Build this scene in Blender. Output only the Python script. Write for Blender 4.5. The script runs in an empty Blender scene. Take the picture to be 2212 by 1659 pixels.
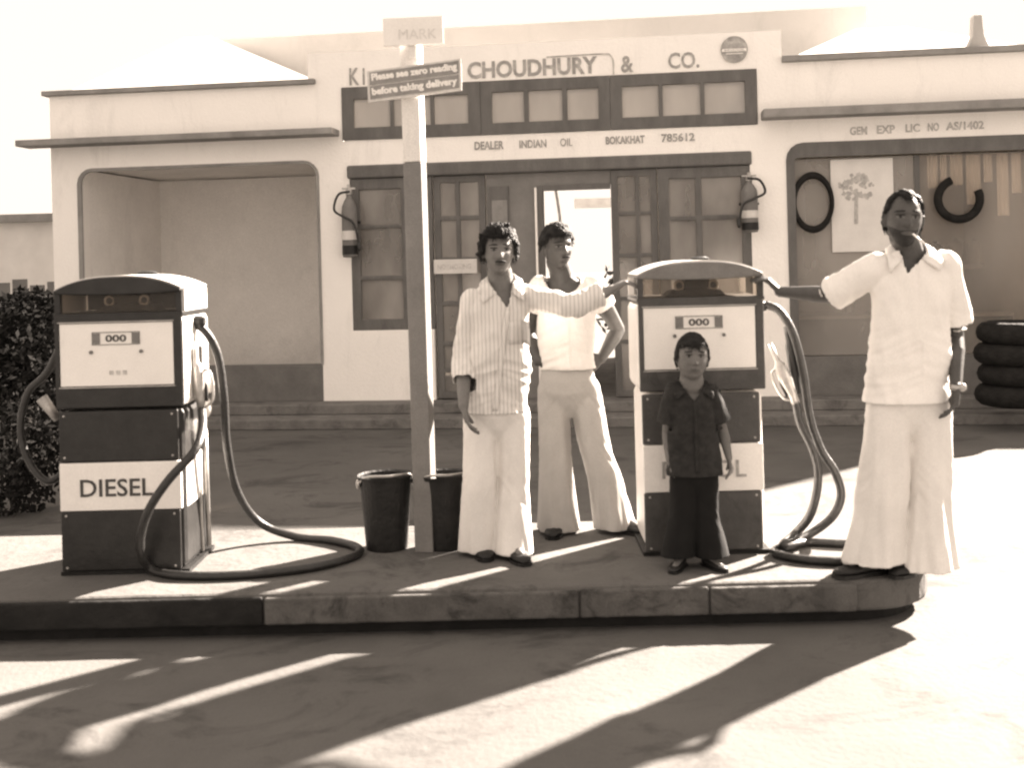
import bpy, bmesh, math, random
import numpy as np
from mathutils import Vector, Matrix, noise
from mathutils.bvhtree import BVHTree

# ------------------------------------------------------------------ camera, sky, sun, exposure
S = bpy.context.scene
COL = S.collection
W_, F_, H_, PX_, PY_, RO_ = 2211.0, 2400.0, 1.67, 1105.5, 560.0, 0.026

cam_d = bpy.data.cameras.new('camera')
cam = bpy.data.objects.new('camera', cam_d)
COL.objects.link(cam)
cam_d.sensor_width = 36.0
cam_d.lens = 36.0 * F_ / W_
cam_d.shift_y = -(829.5 - PY_) / W_
cam_d.clip_start = 0.05
cam_d.clip_end = 500
cam.matrix_world = Matrix.Translation((0, 0, H_)) @ Matrix.Rotation(math.radians(90), 4, 'X') @ Matrix.Rotation(-RO_, 4, 'Z')
cam_d.dof.use_dof = True
cam_d.dof.focus_distance = 8.5
cam_d.dof.aperture_fstop = 2.3
S.camera = cam
S.render.engine = 'CYCLES'
S.render.resolution_x, S.render.resolution_y = 1024, 769
try:
    S.cycles.pixel_filter_type = 'BLACKMAN_HARRIS'
    S.cycles.filter_width = 2.2
except Exception:
    pass

SUN_EL = math.radians(30.0)
SUN_AZ = math.atan2(0.76, 0.65)            # measured from +Y towards +X: the sun stands behind the station, right
world = bpy.data.worlds.new('World')
S.world = world
world.use_nodes = True
nt = world.node_tree
nt.nodes.clear()
sky = nt.nodes.new('ShaderNodeTexSky')
sky.sky_type = 'NISHITA'
sky.sun_disc = False
sky.sun_elevation = SUN_EL
sky.sun_rotation = SUN_AZ
sky.dust_density = 3.0
bwn = nt.nodes.new('ShaderNodeRGBToBW')
mr = nt.nodes.new('ShaderNodeMapRange')
mr.clamp = True
mr.inputs['From Min'].default_value = 0.0
mr.inputs['From Max'].default_value = 4.0
mr.inputs['To Min'].default_value = 0.96
mr.inputs['To Max'].default_value = 1.0
mulc = nt.nodes.new('ShaderNodeVectorMath'); mulc.operation = 'SCALE'
mulc.inputs[0].default_value = (1.0, 0.855, 0.735)
bg = nt.nodes.new('ShaderNodeBackground')
bg.inputs['Strength'].default_value = 0.106
wo = nt.nodes.new('ShaderNodeOutputWorld')
nt.links.new(sky.outputs[0], bwn.inputs[0])
nt.links.new(bwn.outputs[0], mr.inputs['Value'])
nt.links.new(mr.outputs[0], mulc.inputs['Scale'])
nt.links.new(mulc.outputs[0], bg.inputs['Color'])
nt.links.new(bg.outputs[0], wo.inputs['Surface'])

sl = bpy.data.lights.new('sun', 'SUN')
sl.energy = 3.9
sl.angle = math.radians(1.3)
sl.color = (1.0, 0.875, 0.765)
sun = bpy.data.objects.new('sun', sl)
COL.objects.link(sun)
tosun = Vector((math.sin(SUN_AZ) * math.cos(SUN_EL), math.cos(SUN_AZ) * math.cos(SUN_EL), math.sin(SUN_EL)))
sun.rotation_euler = tosun.to_track_quat('Z', 'Y').to_euler()
sun.location = (20, 20, 20)

S.view_settings.view_transform = 'Standard'
S.view_settings.look = 'None'
S.view_settings.exposure = 3.65
S.view_settings.gamma = 1.0

random.seed(7)

# ------------------------------------------------------------------ measuring helpers
def rayc(x, y):
    u, v = x - PX_, y - PY_
    return (u - RO_ * v) / F_, (v + RO_ * u) / F_
def D(x, y, Y):
    a, b = rayc(x, y)
    return Vector((a * Y, Y, H_ - b * Y))
def DF(x, y, z=0.0):
    a, b = rayc(x, y)
    Y = (H_ - z) / b
    return Vector((a * Y, Y, z))
FY, FT = 11.6, 0.123
FN = math.sqrt(1 + FT * FT)
def FL(x, y, d=0.0):
    """point of the photo laid on the station front, d metres behind it: (along, up)"""
    a, b = rayc(x, y)
    t = (FY + d * FN) / (1 + FT * a)
    X, Yy = a * t, t - FY
    return (X - FT * Yy) / FN, H_ - b * t
def FS(x, y=600, d=0.0): return FL(x, y, d)[0]
def FZ(x, y, d=0.0): return FL(x, y, d)[1]

# ------------------------------------------------------------------ materials
def tint(g): return (g, g * 0.965, g * 0.925, 1)
def mat(name, g, rough=0.8, var=0.12, scale=6.0, bump=0.0, bscale=60.0, metal=0.0, spec=0.3, stretch=(1, 1, 1), g2=None, thr=None, alpha=None, grain=.13, stain=None):
    m = bpy.data.materials.new(name); m.use_nodes = True
    t = m.node_tree; b = t.nodes['Principled BSDF']
    b.inputs['Roughness'].default_value = rough
    b.inputs['Metallic'].default_value = metal
    b.inputs['Specular IOR Level'].default_value = spec
    tc = t.nodes.new('ShaderNodeTexCoord'); mp = t.nodes.new('ShaderNodeMapping')
    mp.inputs['Scale'].default_value = stretch
    t.links.new(tc.outputs['Object'], mp.inputs[0])
    n = t.nodes.new('ShaderNodeTexNoise'); n.inputs['Scale'].default_value = scale
    n.inputs['Detail'].default_value = 7; n.inputs['Roughness'].default_value = 0.65
    t.links.new(mp.outputs[0], n.inputs['Vector'])
    r = t.nodes.new('ShaderNodeValToRGB')
    lo = g * (1 - var) if g2 is None else g2
    r.color_ramp.elements[0].position = 0.3 if thr is None else thr[0]
    r.color_ramp.elements[1].position = 0.7 if thr is None else thr[1]
    r.color_ramp.elements[0].color = tint(lo)
    r.color_ramp.elements[1].color = tint(min(0.9, g * (1 + var)) if g2 is None else g)
    t.links.new(n.outputs[0], r.inputs[0])
    t.links.new(r.outputs[0], b.inputs['Base Color'])
    if bump:
        n2 = t.nodes.new('ShaderNodeTexNoise'); n2.inputs['Scale'].default_value = bscale
        n2.inputs['Detail'].default_value = 5
        t.links.new(mp.outputs[0], n2.inputs['Vector'])
        bp = t.nodes.new('ShaderNodeBump'); bp.inputs['Strength'].default_value = bump
        bp.inputs['Distance'].default_value = 0.02
        t.links.new(n2.outputs[0], bp.inputs['Height'])
        t.links.new(bp.outputs[0], b.inputs['Normal'])
    # fine speckle of the surface itself
    n3 = t.nodes.new('ShaderNodeTexNoise'); n3.inputs['Scale'].default_value = 150; n3.inputs['Detail'].default_value = 3
    t.links.new(tc.outputs['Object'], n3.inputs['Vector'])
    m3 = t.nodes.new('ShaderNodeMapRange'); m3.inputs['From Min'].default_value = .3; m3.inputs['From Max'].default_value = .7
    m3.inputs['To Min'].default_value = 1 - grain; m3.inputs['To Max'].default_value = 1 + grain
    t.links.new(n3.outputs[0], m3.inputs['Value'])
    last = m3.outputs[0]
    if stain:
        n4 = t.nodes.new('ShaderNodeTexNoise'); n4.inputs['Scale'].default_value = stain[1]; n4.inputs['Detail'].default_value = 9; n4.inputs['Roughness'].default_value = .75; n4.inputs['Distortion'].default_value = .8
        mp4 = t.nodes.new('ShaderNodeMapping'); mp4.inputs['Scale'].default_value = stain[2]; mp4.inputs['Location'].default_value = (3.3, 1.7, 5.1)
        t.links.new(tc.outputs['Object'], mp4.inputs[0]); t.links.new(mp4.outputs[0], n4.inputs['Vector'])
        m4 = t.nodes.new('ShaderNodeMapRange'); m4.inputs['From Min'].default_value = stain[3]; m4.inputs['From Max'].default_value = stain[3] + .14
        m4.inputs['To Min'].default_value = 1; m4.inputs['To Max'].default_value = 1 - stain[0]
        t.links.new(n4.outputs[0], m4.inputs['Value'])
        mm4 = t.nodes.new('ShaderNodeMath'); mm4.operation = 'MULTIPLY'
        t.links.new(last, mm4.inputs[0]); t.links.new(m4.outputs[0], mm4.inputs[1]); last = mm4.outputs[0]
    vm = t.nodes.new('ShaderNodeVectorMath'); vm.operation = 'SCALE'
    t.links.new(r.outputs[0], vm.inputs[0]); t.links.new(last, vm.inputs['Scale'])
    t.links.new(vm.outputs[0], b.inputs['Base Color'])
    if alpha is not None:
        b.inputs['Alpha'].default_value = alpha
    return m

M = {}
M['plaster'] = mat('whitewash plaster', 0.9, 0.9, 0.05, 2.2, 0.25, 30, stain=(.10, 2.2, (1.6, 1, .35), .54))
M['plaster_room'] = mat('room plaster', 0.89, 0.9, 0.10, 1.6, 0.2, 20, stain=(.10, 1.6, (1, 1, .5), .54))
M['dado'] = mat('dark dado paint', 0.14, 0.7, 0.18, 4, 0.2, 30)
M['trim'] = mat('dark cornice paint', 0.25, 0.8, 0.25, 3, 0.2, 30)
M['wood'] = mat('dark painted timber', 0.12, 0.6, 0.22, 7, 0.2, 40, stretch=(1, 1, .3))
M['wood_grey'] = mat('grey painted door board', 0.19, 0.6, 0.15, 5, 0.1, 30)
M['step'] = mat('worn step cement', 0.16, 0.9, 0.25, 5, 0.3, 40, stain=(.4, 4.0, (1, 1, 1), .52))
M['roof_white'] = mat('sunlit tin roof', 0.8, 0.6, 0.04, 1.5, 0.05, 20)
M['attic'] = mat('grey attic wall', 0.43, 0.9, 0.06, 1.2, 0.1, 20, stain=(.12, 1.5, (1, 1, .4), .54))
M['ink'] = mat('painted grey letters', 0.32, 0.8, 0.3, 14, stain=(-.5, 9.0, (1, 1, 1), .50))
M['ink_faint'] = mat('faded letters', 0.48, 0.8, 0.35, 14)
M['faintest'] = mat('washed out letters', 0.62, 0.8, 0.1, 14)
M['dark_jaw'] = mat('dark_jaw', 0.030, 0.8, 0.3, 60)
M['ink_dark'] = mat('dark letters', 0.07, 0.8, 0.3, 25)
M['white'] = mat('white enamel', 0.78, 0.35, 0.05, 5, 0.05, 12, spec=0.4, stain=(.10, 6.0, (1.5, 1, .5), .58), grain=.05)
M['white_board'] = mat('white board', 0.6, 0.6, 0.10, 9)
M['board_grey'] = mat('grey sign board', 0.24, 0.6, 0.2, 9)
M['pump_dark'] = mat('dark pump enamel', 0.02, 0.38, 0.35, 9, 0.12, 30, spec=0.35)
M['pump_mid'] = mat('weathered pump enamel', 0.058, 0.42, 0.3, 9, 0.12, 30, spec=0.35, stain=(.5, 7.0, (1, 1, .6), .56))
M['black'] = mat('black iron', 0.014, 0.5, 0.4, 12, 0.3, 40)
M['tyre'] = mat('dull tyre rubber', 0.018, 0.85, 0.4, 12, 0.5, 40, spec=0.1)
M['rubber'] = mat('black rubber hose', 0.02, 0.42, 0.3, 30, 0.2, 60, spec=0.5)
M['metal'] = mat('worn metal', 0.4, 0.35, 0.25, 12, 0.1, 40, metal=0.6)
M['grey'] = mat('mid grey paint', 0.16, 0.5, 0.2, 8, 0.1, 40)
M['post_grey'] = mat('grey painted post', 0.175, 0.6, 0.18, 5, 0.1, 30)
M['post_white'] = mat('white painted post', 0.68, 0.6, 0.06, 5, 0.1, 30)
M['ground'] = mat('forecourt ground', 0.1, 0.95, 0.24, 0.7, 0.22, 34, stain=(.45, 1.6, (1, 1.5, 1), .52))
M['island'] = mat('island cement', 0.104, 0.9, 0.12, 2.2, 0.35, 22, stain=(.45, 3.0, (1, 1, 1), .52))
M['kerb'] = mat('kerb cement', 0.1, 0.9, 0.3, 4, 0.6, 14, stain=(.6, 5.0, (1, 1, 1), .50))
M['kerb_dark'] = mat('dark kerb', 0.014, 0.8, 0.5, 5, 0.6, 20)  # near-black tone for the leftmost stone and the recessed base
M['skin'] = mat('brown skin', 0.15, 0.55, 0.10, 20, 0.05, 80)
M['skin_dark'] = mat('dark brown skin', 0.072, 0.5, 0.12, 20, 0.05, 80)
M['skin_boy'] = mat('light brown skin', 0.13, 0.55, 0.10, 20, 0.05, 80)
M['eye'] = mat('eye', 0.12, 0.3, 0.05, 20)
M['iris'] = mat('iris', 0.012, 0.3, 0.05, 20)
M['brow'] = mat('brow hair', 0.02, 0.8, 0.2, 60)
M['lip'] = mat('lip', 0.085, 0.5, 0.1, 30)
M['hair'] = mat('black hair', 0.012, 0.7, 0.5, 40, 0.3, 120, spec=0.2)
M['shirt_white'] = mat('white cotton', 0.78, 0.9, 0.05, 6, 0.06, 260, grain=.05)
M['tee'] = mat('white jersey', 0.80, 0.9, 0.03, 6, 0.06, 260, grain=.05)
M['trouser_white'] = mat('white trouser cotton', 0.7, 0.9, 0.07, 5, 0.06, 260, grain=.05)
M['trouser_cream'] = mat('cream trousers', 0.72, 0.9, 0.06, 5, 0.06, 260, grain=.05)
M['trouser_grey'] = mat('pale grey trousers', 0.42, 0.9, 0.08, 5, 0.06, 260, grain=.05)
M['boy_shirt'] = mat('dark printed shirt', 0.02, 0.85, 0.5, 26, 0.06, 260, grain=.05)
M['boy_trouser'] = mat('black trousers', 0.006, 0.9, 0.4, 12, 0.06, 260, grain=.05)
M['shoe'] = mat('dark leather', 0.014, 0.5, 0.3, 20)
M['bush'] = mat('dark leaves', 0.014, 0.9, 0.5, 5, spec=0.04)
M['bark'] = mat('bark', 0.08, 0.9, 0.3, 9, 0.4, 30)
M['far_wall'] = mat('far plaster wall', 0.62, 0.9, 0.1, 2)
M['paper'] = mat('poster paper', 0.66, 0.8, 0.08, 4)
M['paper_ink'] = mat('poster ink', 0.42, 0.8, 0.35, 20)

def glass_mat(name, g, mix, var=0.25, scale=1.3):
    m = bpy.data.materials.new(name); m.use_nodes = True
    t = m.node_tree; b = t.nodes['Principled BSDF']; out = t.nodes['Material Output']
    b.inputs['Roughness'].default_value = 0.12
    tc = t.nodes.new('ShaderNodeTexCoord'); mp = t.nodes.new('ShaderNodeMapping')
    mp.inputs['Scale'].default_value = (1.6, 1, 0.7)
    n = t.nodes.new('ShaderNodeTexNoise'); n.inputs['Scale'].default_value = scale; n.inputs['Detail'].default_value = 4
    r = t.nodes.new('ShaderNodeValToRGB')
    r.color_ramp.elements[0].position = 0.35; r.color_ramp.elements[1].position = 0.65
    r.color_ramp.elements[0].color = tint(g * (1 - var)); r.color_ramp.elements[1].color = tint(g * (1 + var))
    t.links.new(tc.outputs['Object'], mp.inputs[0]); t.links.new(mp.outputs[0], n.inputs['Vector'])
    t.links.new(n.outputs[0], r.inputs[0]); t.links.new(r.outputs[0], b.inputs['Base Color'])
    tr = t.nodes.new('ShaderNodeBsdfTransparent'); tr.inputs[0].default_value = (.95, .9, .84, 1)
    mx = t.nodes.new('ShaderNodeMixShader'); mx.inputs[0].default_value = mix
    t.links.new(tr.outputs[0], mx.inputs[1]); t.links.new(b.outputs[0], mx.inputs[2])
    t.links.new(mx.outputs[0], out.inputs['Surface'])
    return m
M['glass_grey'] = glass_mat('grey window glass', 0.38, 0.80, 0.12)  # diffuse grey mixed over most of each pane
M['glass'] = glass_mat('window glass', 0.26, 0.62, 0.35)
M['glass_clear'] = glass_mat('clear pump glass', 0.2, 0.12)
M['glass_shop_clear'] = glass_mat('clearer shop window glass', 0.40, 0.30, 0.3, 0.8)
M['glass_shop'] = glass_mat('shop window glass', 0.40, 0.45, 0.3, 0.8)

# striped shirt
m = mat('striped cotton', 0.5, 0.9, 0.06, 6, 0.06, 260)
t = m.node_tree
wv = t.nodes.new('ShaderNodeTexWave'); wv.wave_type = 'BANDS'; wv.bands_direction = 'X'
wv.inputs['Scale'].default_value = 16; wv.inputs['Distortion'].default_value = 1.2; wv.inputs['Detail'].default_value = 1
tc = t.nodes.new('ShaderNodeTexCoord'); t.links.new(tc.outputs['Object'], wv.inputs['Vector'])
rp = t.nodes.new('ShaderNodeValToRGB')
rp.color_ramp.elements[0].position = 0.5; rp.color_ramp.elements[0].color = tint(0.68)
rp.color_ramp.elements[1].position = 0.95; rp.color_ramp.elements[1].color = tint(0.50)
t.links.new(wv.outputs[0], rp.inputs[0]); t.links.new(rp.outputs[0], t.nodes['Principled BSDF'].inputs['Base Color'])
M['stripe'] = m

# ------------------------------------------------------------------ mesh helpers
def obj(name, bm, m, parent=None, smooth=False, bevel=0.0, mats=None):
    me = bpy.data.meshes.new(name)
    if isinstance(bm, bmesh.types.BMesh):
        bm.normal_update(); bm.to_mesh(me); bm.free()
    else:
        me = bm
    for mm in ([m] if mats is None else mats): me.materials.append(M[mm] if isinstance(mm, str) else mm)
    o = bpy.data.objects.new(name, me); COL.objects.link(o)
    if parent: o.parent = parent
    if smooth:
        for p in me.polygons: p.use_smooth = True
    if bevel:
        b = o.modifiers.new('bevel', 'BEVEL'); b.width = bevel; b.segments = 2; b.limit_method = 'ANGLE'
    return o
def tag(o, label=None, cat=None, group=None, kind=None):
    if label: o['label'] = label
    if cat: o['category'] = cat
    if group: o['group'] = group
    if kind: o['kind'] = kind
    return o
def empty(name, loc=(0, 0, 0), rz=0.0, label=None, cat=None, group=None):
    o = bpy.data.objects.new(name, None); COL.objects.link(o)
    o.location = loc; o.rotation_euler = (0, 0, rz); o.empty_display_size = 0.2
    return tag(o, label, cat, group)
def NB(): return bmesh.new()
def box(bm, x0, x1, y0, y1, z0, z1, M4=None):
    vs = [bm.verts.new((x, y, z)) for x in (x0, x1) for y in (y0, y1) for z in (z0, z1)]
    if M4 is not None:
        for v in vs: v.co = M4 @ v.co
    for f in ((0, 1, 3, 2), (4, 6, 7, 5), (0, 4, 5, 1), (2, 3, 7, 6), (0, 2, 6, 4), (1, 5, 7, 3)):
        bm.faces.new([vs[i] for i in f])
    return vs
def prism(bm, pts, y0, y1, axis='y'):
    """pts (a,b) outline extruded from y0 to y1"""
    def mk(a, b, c):
        return (a, c, b) if axis == 'y' else ((a, b, c) if axis == 'z' else (c, a, b))
    lo = [bm.verts.new(mk(a, b, y0)) for a, b in pts]; hi = [bm.verts.new(mk(a, b, y1)) for a, b in pts]
    n = len(pts)
    fs = [bm.faces.new(lo), bm.faces.new(hi[::-1])]
    for i in range(n): fs.append(bm.faces.new((lo[i], hi[i], hi[(i + 1) % n], lo[(i + 1) % n])))
    bmesh.ops.recalc_face_normals(bm, faces=fs)
def frame_of(d):
    d = d.normalized()
    a = Vector((0, 0, 1)) if abs(d.z) < 0.9 else Vector((0, 1, 0))
    s = d.cross(a).normalized(); return s, s.cross(d).normalized()
def tube(bm, pts, rad, seg=12, cap=True):
    pts = [Vector(p) for p in pts]; n = len(pts)
    if not isinstance(rad, (list, tuple)): rad = [rad] * n
    rings = []; prev = None
    for i, p in enumerate(pts):
        d = (pts[min(i + 1, n - 1)] - pts[max(i - 1, 0)])
        if prev is None: s, u = frame_of(d)
        else:
            d.normalize(); s = (prev - d * prev.dot(d)).normalized(); u = s.cross(d).normalized()
        prev = s
        r = rad[i]; ra, rb = (r if isinstance(r, (list, tuple)) else (r, r))
        rings.append([bm.verts.new(p + s * math.cos(2 * math.pi * k / seg) * ra + u * math.sin(2 * math.pi * k / seg) * rb) for k in range(seg)])
    fs = []
    for i in range(n - 1):
        for k in range(seg):
            fs.append(bm.faces.new((rings[i][k], rings[i][(k + 1) % seg], rings[i + 1][(k + 1) % seg], rings[i + 1][k])))
    if cap:
        fs.append(bm.faces.new(rings[0][::-1])); fs.append(bm.faces.new(rings[-1]))
    bmesh.ops.recalc_face_normals(bm, faces=fs)
def spline(pts, n=8):
    P = [Vector(p) for p in pts]; out = []
    Q = [P[0] * 2 - P[1]] + P + [P[-1] * 2 - P[-2]]
    for i in range(1, len(Q) - 2):
        a, b, c, d = Q[i - 1], Q[i], Q[i + 1], Q[i + 2]
        for k in range(n):
            s = k / n
            out.append(0.5 * ((2 * b) + (c - a) * s + (2 * a - 5 * b + 4 * c - d) * s * s + (3 * b - a - 3 * c + d) * s ** 3))
    out.append(P[-1]); return out
def lathe(bm, prof, seg=24, M4=None):
    rings = []
    for r, z in prof:
        rings.append([bm.verts.new((r * math.cos(2 * math.pi * k / seg), r * math.sin(2 * math.pi * k / seg), z)) for k in range(seg)])
    fs = []
    for i in range(len(prof) - 1):
        for k in range(seg):
            fs.append(bm.faces.new((rings[i][k], rings[i][(k + 1) % seg], rings[i + 1][(k + 1) % seg], rings[i + 1][k])))
    fs.append(bm.faces.new(rings[0][::-1])); fs.append(bm.faces.new(rings[-1]))
    bmesh.ops.recalc_face_normals(bm, faces=fs)
    if M4 is not None:
        for rr in rings:
            for v in rr: v.co = M4 @ v.co
def torus(bm, c, R, r, M4, seg=40, sg=12, a0=0, a1=2 * math.pi):
    pts = [M4 @ Vector((math.cos(a0 + (a1 - a0) * k / seg) * R, 0, math.sin(a0 + (a1 - a0) * k / seg) * R)) + Vector(c) for k in range(seg + 1)]
    tube(bm, pts, r, sg)
def ellip(bm, c, r, seg=20, rings=14, R=None):
    mtx = Matrix.Translation(c) @ (R.to_4x4() if R else Matrix.Identity(4)) @ Matrix.Diagonal((r[0], r[1], r[2], 1))
    bmesh.ops.create_uvsphere(bm, u_segments=seg, v_segments=rings, radius=1.0, matrix=mtx)
def wall_grid(bm, xs, zs, hole, y0, y1):
    """a wall in the XZ plane with openings, one clean shell"""
    xs = sorted(set(xs)); zs = sorted(set(zs)); nx, nz = len(xs) - 1, len(zs) - 1
    full = [[not hole((xs[i] + xs[i + 1]) / 2, (zs[j] + zs[j + 1]) / 2) for j in range(nz)] for i in range(nx)]
    V = {}
    def v(i, j, s):
        k = (i, j, s)
        if k not in V: V[k] = bm.verts.new((xs[i], (y0, y1)[s], zs[j]))
        return V[k]
    def F(i, j): return 0 <= i < nx and 0 <= j < nz and full[i][j]
    for i in range(nx):
        for j in range(nz):
            if not full[i][j]: continue
            bm.faces.new((v(i, j, 0), v(i + 1, j, 0), v(i + 1, j + 1, 0), v(i, j + 1, 0)))
            bm.faces.new((v(i, j, 1), v(i, j + 1, 1), v(i + 1, j + 1, 1), v(i + 1, j, 1)))
            if not F(i - 1, j): bm.faces.new((v(i, j, 0), v(i, j + 1, 0), v(i, j + 1, 1), v(i, j, 1)))
            if not F(i + 1, j): bm.faces.new((v(i + 1, j, 0), v(i + 1, j, 1), v(i + 1, j + 1, 1), v(i + 1, j + 1, 0)))
            if not F(i, j - 1): bm.faces.new((v(i, j, 0), v(i, j, 1), v(i + 1, j, 1), v(i + 1, j, 0)))
            if not F(i, j + 1): bm.faces.new((v(i, j + 1, 0), v(i + 1, j + 1, 0), v(i + 1, j + 1, 1), v(i, j + 1, 1)))
def text_mesh(s, w, h, bold=0.0, depth=0.003, slant=0.0):
    """letters as a mesh in the XZ plane, fitted to w x h, facing -Y, lower left at 0"""
    cu = bpy.data.curves.new('t', 'FONT'); cu.body = s; cu.extrude = 0.5; cu.offset = bold; cu.shear = slant
    cu.resolution_u = 3
    o = bpy.data.objects.new('t', cu); COL.objects.link(o)
    dg = bpy.context.evaluated_depsgraph_get()
    me = bpy.data.meshes.new_from_object(o.evaluated_get(dg))
    bpy.data.objects.remove(o); bpy.data.curves.remove(cu)
    co = np.array([v.co[:] for v in me.vertices])
    mn, mx = co.min(0), co.max(0)
    sx = w / (mx[0] - mn[0]); sy = h / (mx[1] - mn[1])
    for v in me.vertices:
        x, y, z = v.co
        v.co = ((x - mn[0]) * sx, -z * depth, (y - mn[1]) * sy)
    return me
def put_text(name, s, m, parent, x, y, z, w, h, **k):
    me = text_mesh(s, w, h, **k)
    me.materials.append(M[m]); me.name = name
    o = bpy.data.objects.new(name, me); COL.objects.link(o); o.location = (x, y, z); o.parent = parent
    return o

# ------------------------------------------------------------------ ground and island
bm = NB()
bmesh.ops.create_grid(bm, x_segments=60, y_segments=60, size=120)
for v in bm.verts: v.co.z = 0.0
tag(obj('ground', bm, 'ground'), kind='structure')

IX0, IX1, IY0, IY1, IZ = -6.5, 1.93, 5.02, 6.2, 0.2
def island_outline(ins=0.0):
    pts = [(IX0, IY0 + ins), ]
    xr = IX1 - ins
    r = 0.38
    for k in range(0, 9):
        a = -math.pi / 2 + k / 8 * math.pi / 2
        pts.append((xr - r + r * math.cos(a), IY0 - 0.06 + ins + r + r * math.sin(a)))
    for k in range(0, 9):
        a = k / 8 * math.pi / 2
        pts.append((xr - r + r * math.cos(a), IY1 - ins - r + r * math.sin(a)))
    pts.append((IX0, IY1 - ins))
    return pts
isl = empty('pump_island', (0, 0, 0)); tag(isl, kind='structure')
bm = NB(); prism(bm, island_outline(), 0.055, IZ, 'z')
obj('slab', bm, 'island', isl, bevel=0.018)
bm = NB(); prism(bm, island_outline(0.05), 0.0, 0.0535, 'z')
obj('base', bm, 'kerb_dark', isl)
# facing stones along the kerb
xs = [-3.6, -1.15, 0.26, 0.84, 1.5]
for i in range(len(xs) - 1):
    x0, x1 = xs[i] + 0.004, xs[i + 1] - 0.004
    def fy(x): return IY0 - 0.06 * (x - IX0) / (IX1 - 0.38 - IX0)
    bm = NB(); 
    n = 24
    pts = [(x0 + (x1 - x0) * k / n, fy(x0 + (x1 - x0) * k / n) - 0.022 + 0.010 * noise.noise((x0 + k * 0.45, i, 0))) for k in range(n + 1)]
    pts += [(x1, fy(x1) + 0.004), (x0, fy(x0) + 0.004)]
    prism(bm, pts, 0.062, IZ - 0.012 - 0.004 * (i % 2), 'z')
    obj('kerb_stone', bm, 'kerb_dark' if i < 1 else 'kerb', isl, bevel=0.01)

# ------------------------------------------------------------------ station building
B = empty('station_building', (0, FY, 0), -math.atan(FT),
          'white single storey fuel station office with dark window frames and lettered front', 'building')
FLOOR = 0.21
WT = 0.22       # wall thickness
# key heights and positions on the front
zpar_c = FZ(665, 115); zpar_s = FZ(400, 195)
ztr0, ztr1 = FZ(1105, 290), FZ(1105, 172)
str0, str1 = FS(738, 250), FS(1635, 210)
zw1 = FZ(1105, 349)
sw0, sw1 = FS(757, 500), FS(1622, 480)
zw0 = FZ(780, 714)
sd0, sd1 = FS(932, 500), FS(1422, 480)
sL0, sL1 = FS(172, 500), FS(690, 500)
zL1 = FZ(430, 357); zL0 = FZ(600, 789)
sR0, sR1 = FS(1703, 500), 5.2
zR1 = FZ(1900, 306)
sWL, sCL, sCR, sWR = FS(112, 400), FS(664, 150), FS(1688, 150), 5.45
def hole_main(x, z):
    if str0 < x < str1 and ztr0 < z < ztr1: return True
    if sw0 < x < sw1 and zw0 < z < zw1: return True
    if sd0 < x < sd1 and FLOOR < z < zw1: return True
    if sL0 < x < sL1 and FLOOR < z < zL1: return True
    if sR0 < x < sR1 and FLOOR < z < zR1: return True
    if (x < sCL or x > sCR) and z > zpar_s: return True
    return False
bm = NB()
wall_grid(bm, [sWL, sL0, sL1, sCL, str0, str1, sw0, sw1, sd0, sd1, sCR, sR0, sR1, sWR], [FLOOR, FLOOR + .38, zL0, zL1, zR1, zw0, zw1, ztr0, ztr1, zpar_s, zpar_c], hole_main, 0, WT)
for (sx, zz, dx) in ((sL0, zL1, 1), (sL1, zL1, -1), (sR0, zR1, 1)):       # chamfered corners of the openings
    r = 0.17
    pts = [(sx - dx * .004, zz + .004), (sx + dx * r, zz + .004)] + [(sx + dx * (r - r * math.sin(a)), zz - (r - r * math.cos(a))) for a in (0.35, 0.8, 1.2)] + [(sx - dx * .004, zz - r)]
    prism(bm, pts, 0.002, WT - .002)
obj('wall', bm, 'plaster', B)
# rest of the shell: sides, back with an open rear doorway, rooms
sb0, sb1 = FS(1172, 500, 4.6), FS(1330, 500, 4.6)
bm = NB()
DB = 4.6
box(bm, sWL, sWL + .2, WT + .001, DB, FLOOR, zpar_s)
box(bm, sWR - .2, sWR, WT + .001, DB, FLOOR, zpar_s)
wall_grid(bm, [sWL, sb0, sb1, sWR], [FLOOR, FZ(1250, 400, 4.6), zpar_s], lambda x, z: sb0 < x < sb1 and z < FZ(1250, 400, 4.6) , DB + .001, DB + .2)
obj('shell_wall', bm, 'plaster_room', B)
bm = NB()
dpa = 2.05
def part1(*a):
    q = NB(); box(q, *a); return obj('partition', q, 'plaster_room', B)
part1(sL0 - .18, sL0 - .003, WT + .002, dpa, FLOOR, 2.78)     # porch left side
part1(sL0 - .18, sL1 + .18, dpa + .001, dpa + .12, FLOOR, 2.78)
part1(sL1 + .003, sL1 + .18, WT + .002, dpa, FLOOR, 2.78)
part1(sw1 + .1, sw1 + .25, WT + .002, DB - .01, FLOOR, 2.78)
part1(sR0 - .16, sR0 - .003, WT + .002, 2.6, FLOOR, 2.9)
part1(sR0 - .16, sWR - .21, 2.601, 2.7, FLOOR, 2.9)
bm = NB(); box(bm, sWL + .21, sWR - .21, WT + .004, DB - .004, 2.92, 3.0)
box(bm, sL0 - .17, sL1 + .17, WT + .006, dpa - .004, 2.80, 2.86)
obj('ceiling', bm, 'plaster_room', B)
bm = NB(); box(bm, sWL - .0, sWR, .012, DB + .2, 0.0, FLOOR - .004)
obj('floor', bm, 'step', B)
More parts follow.
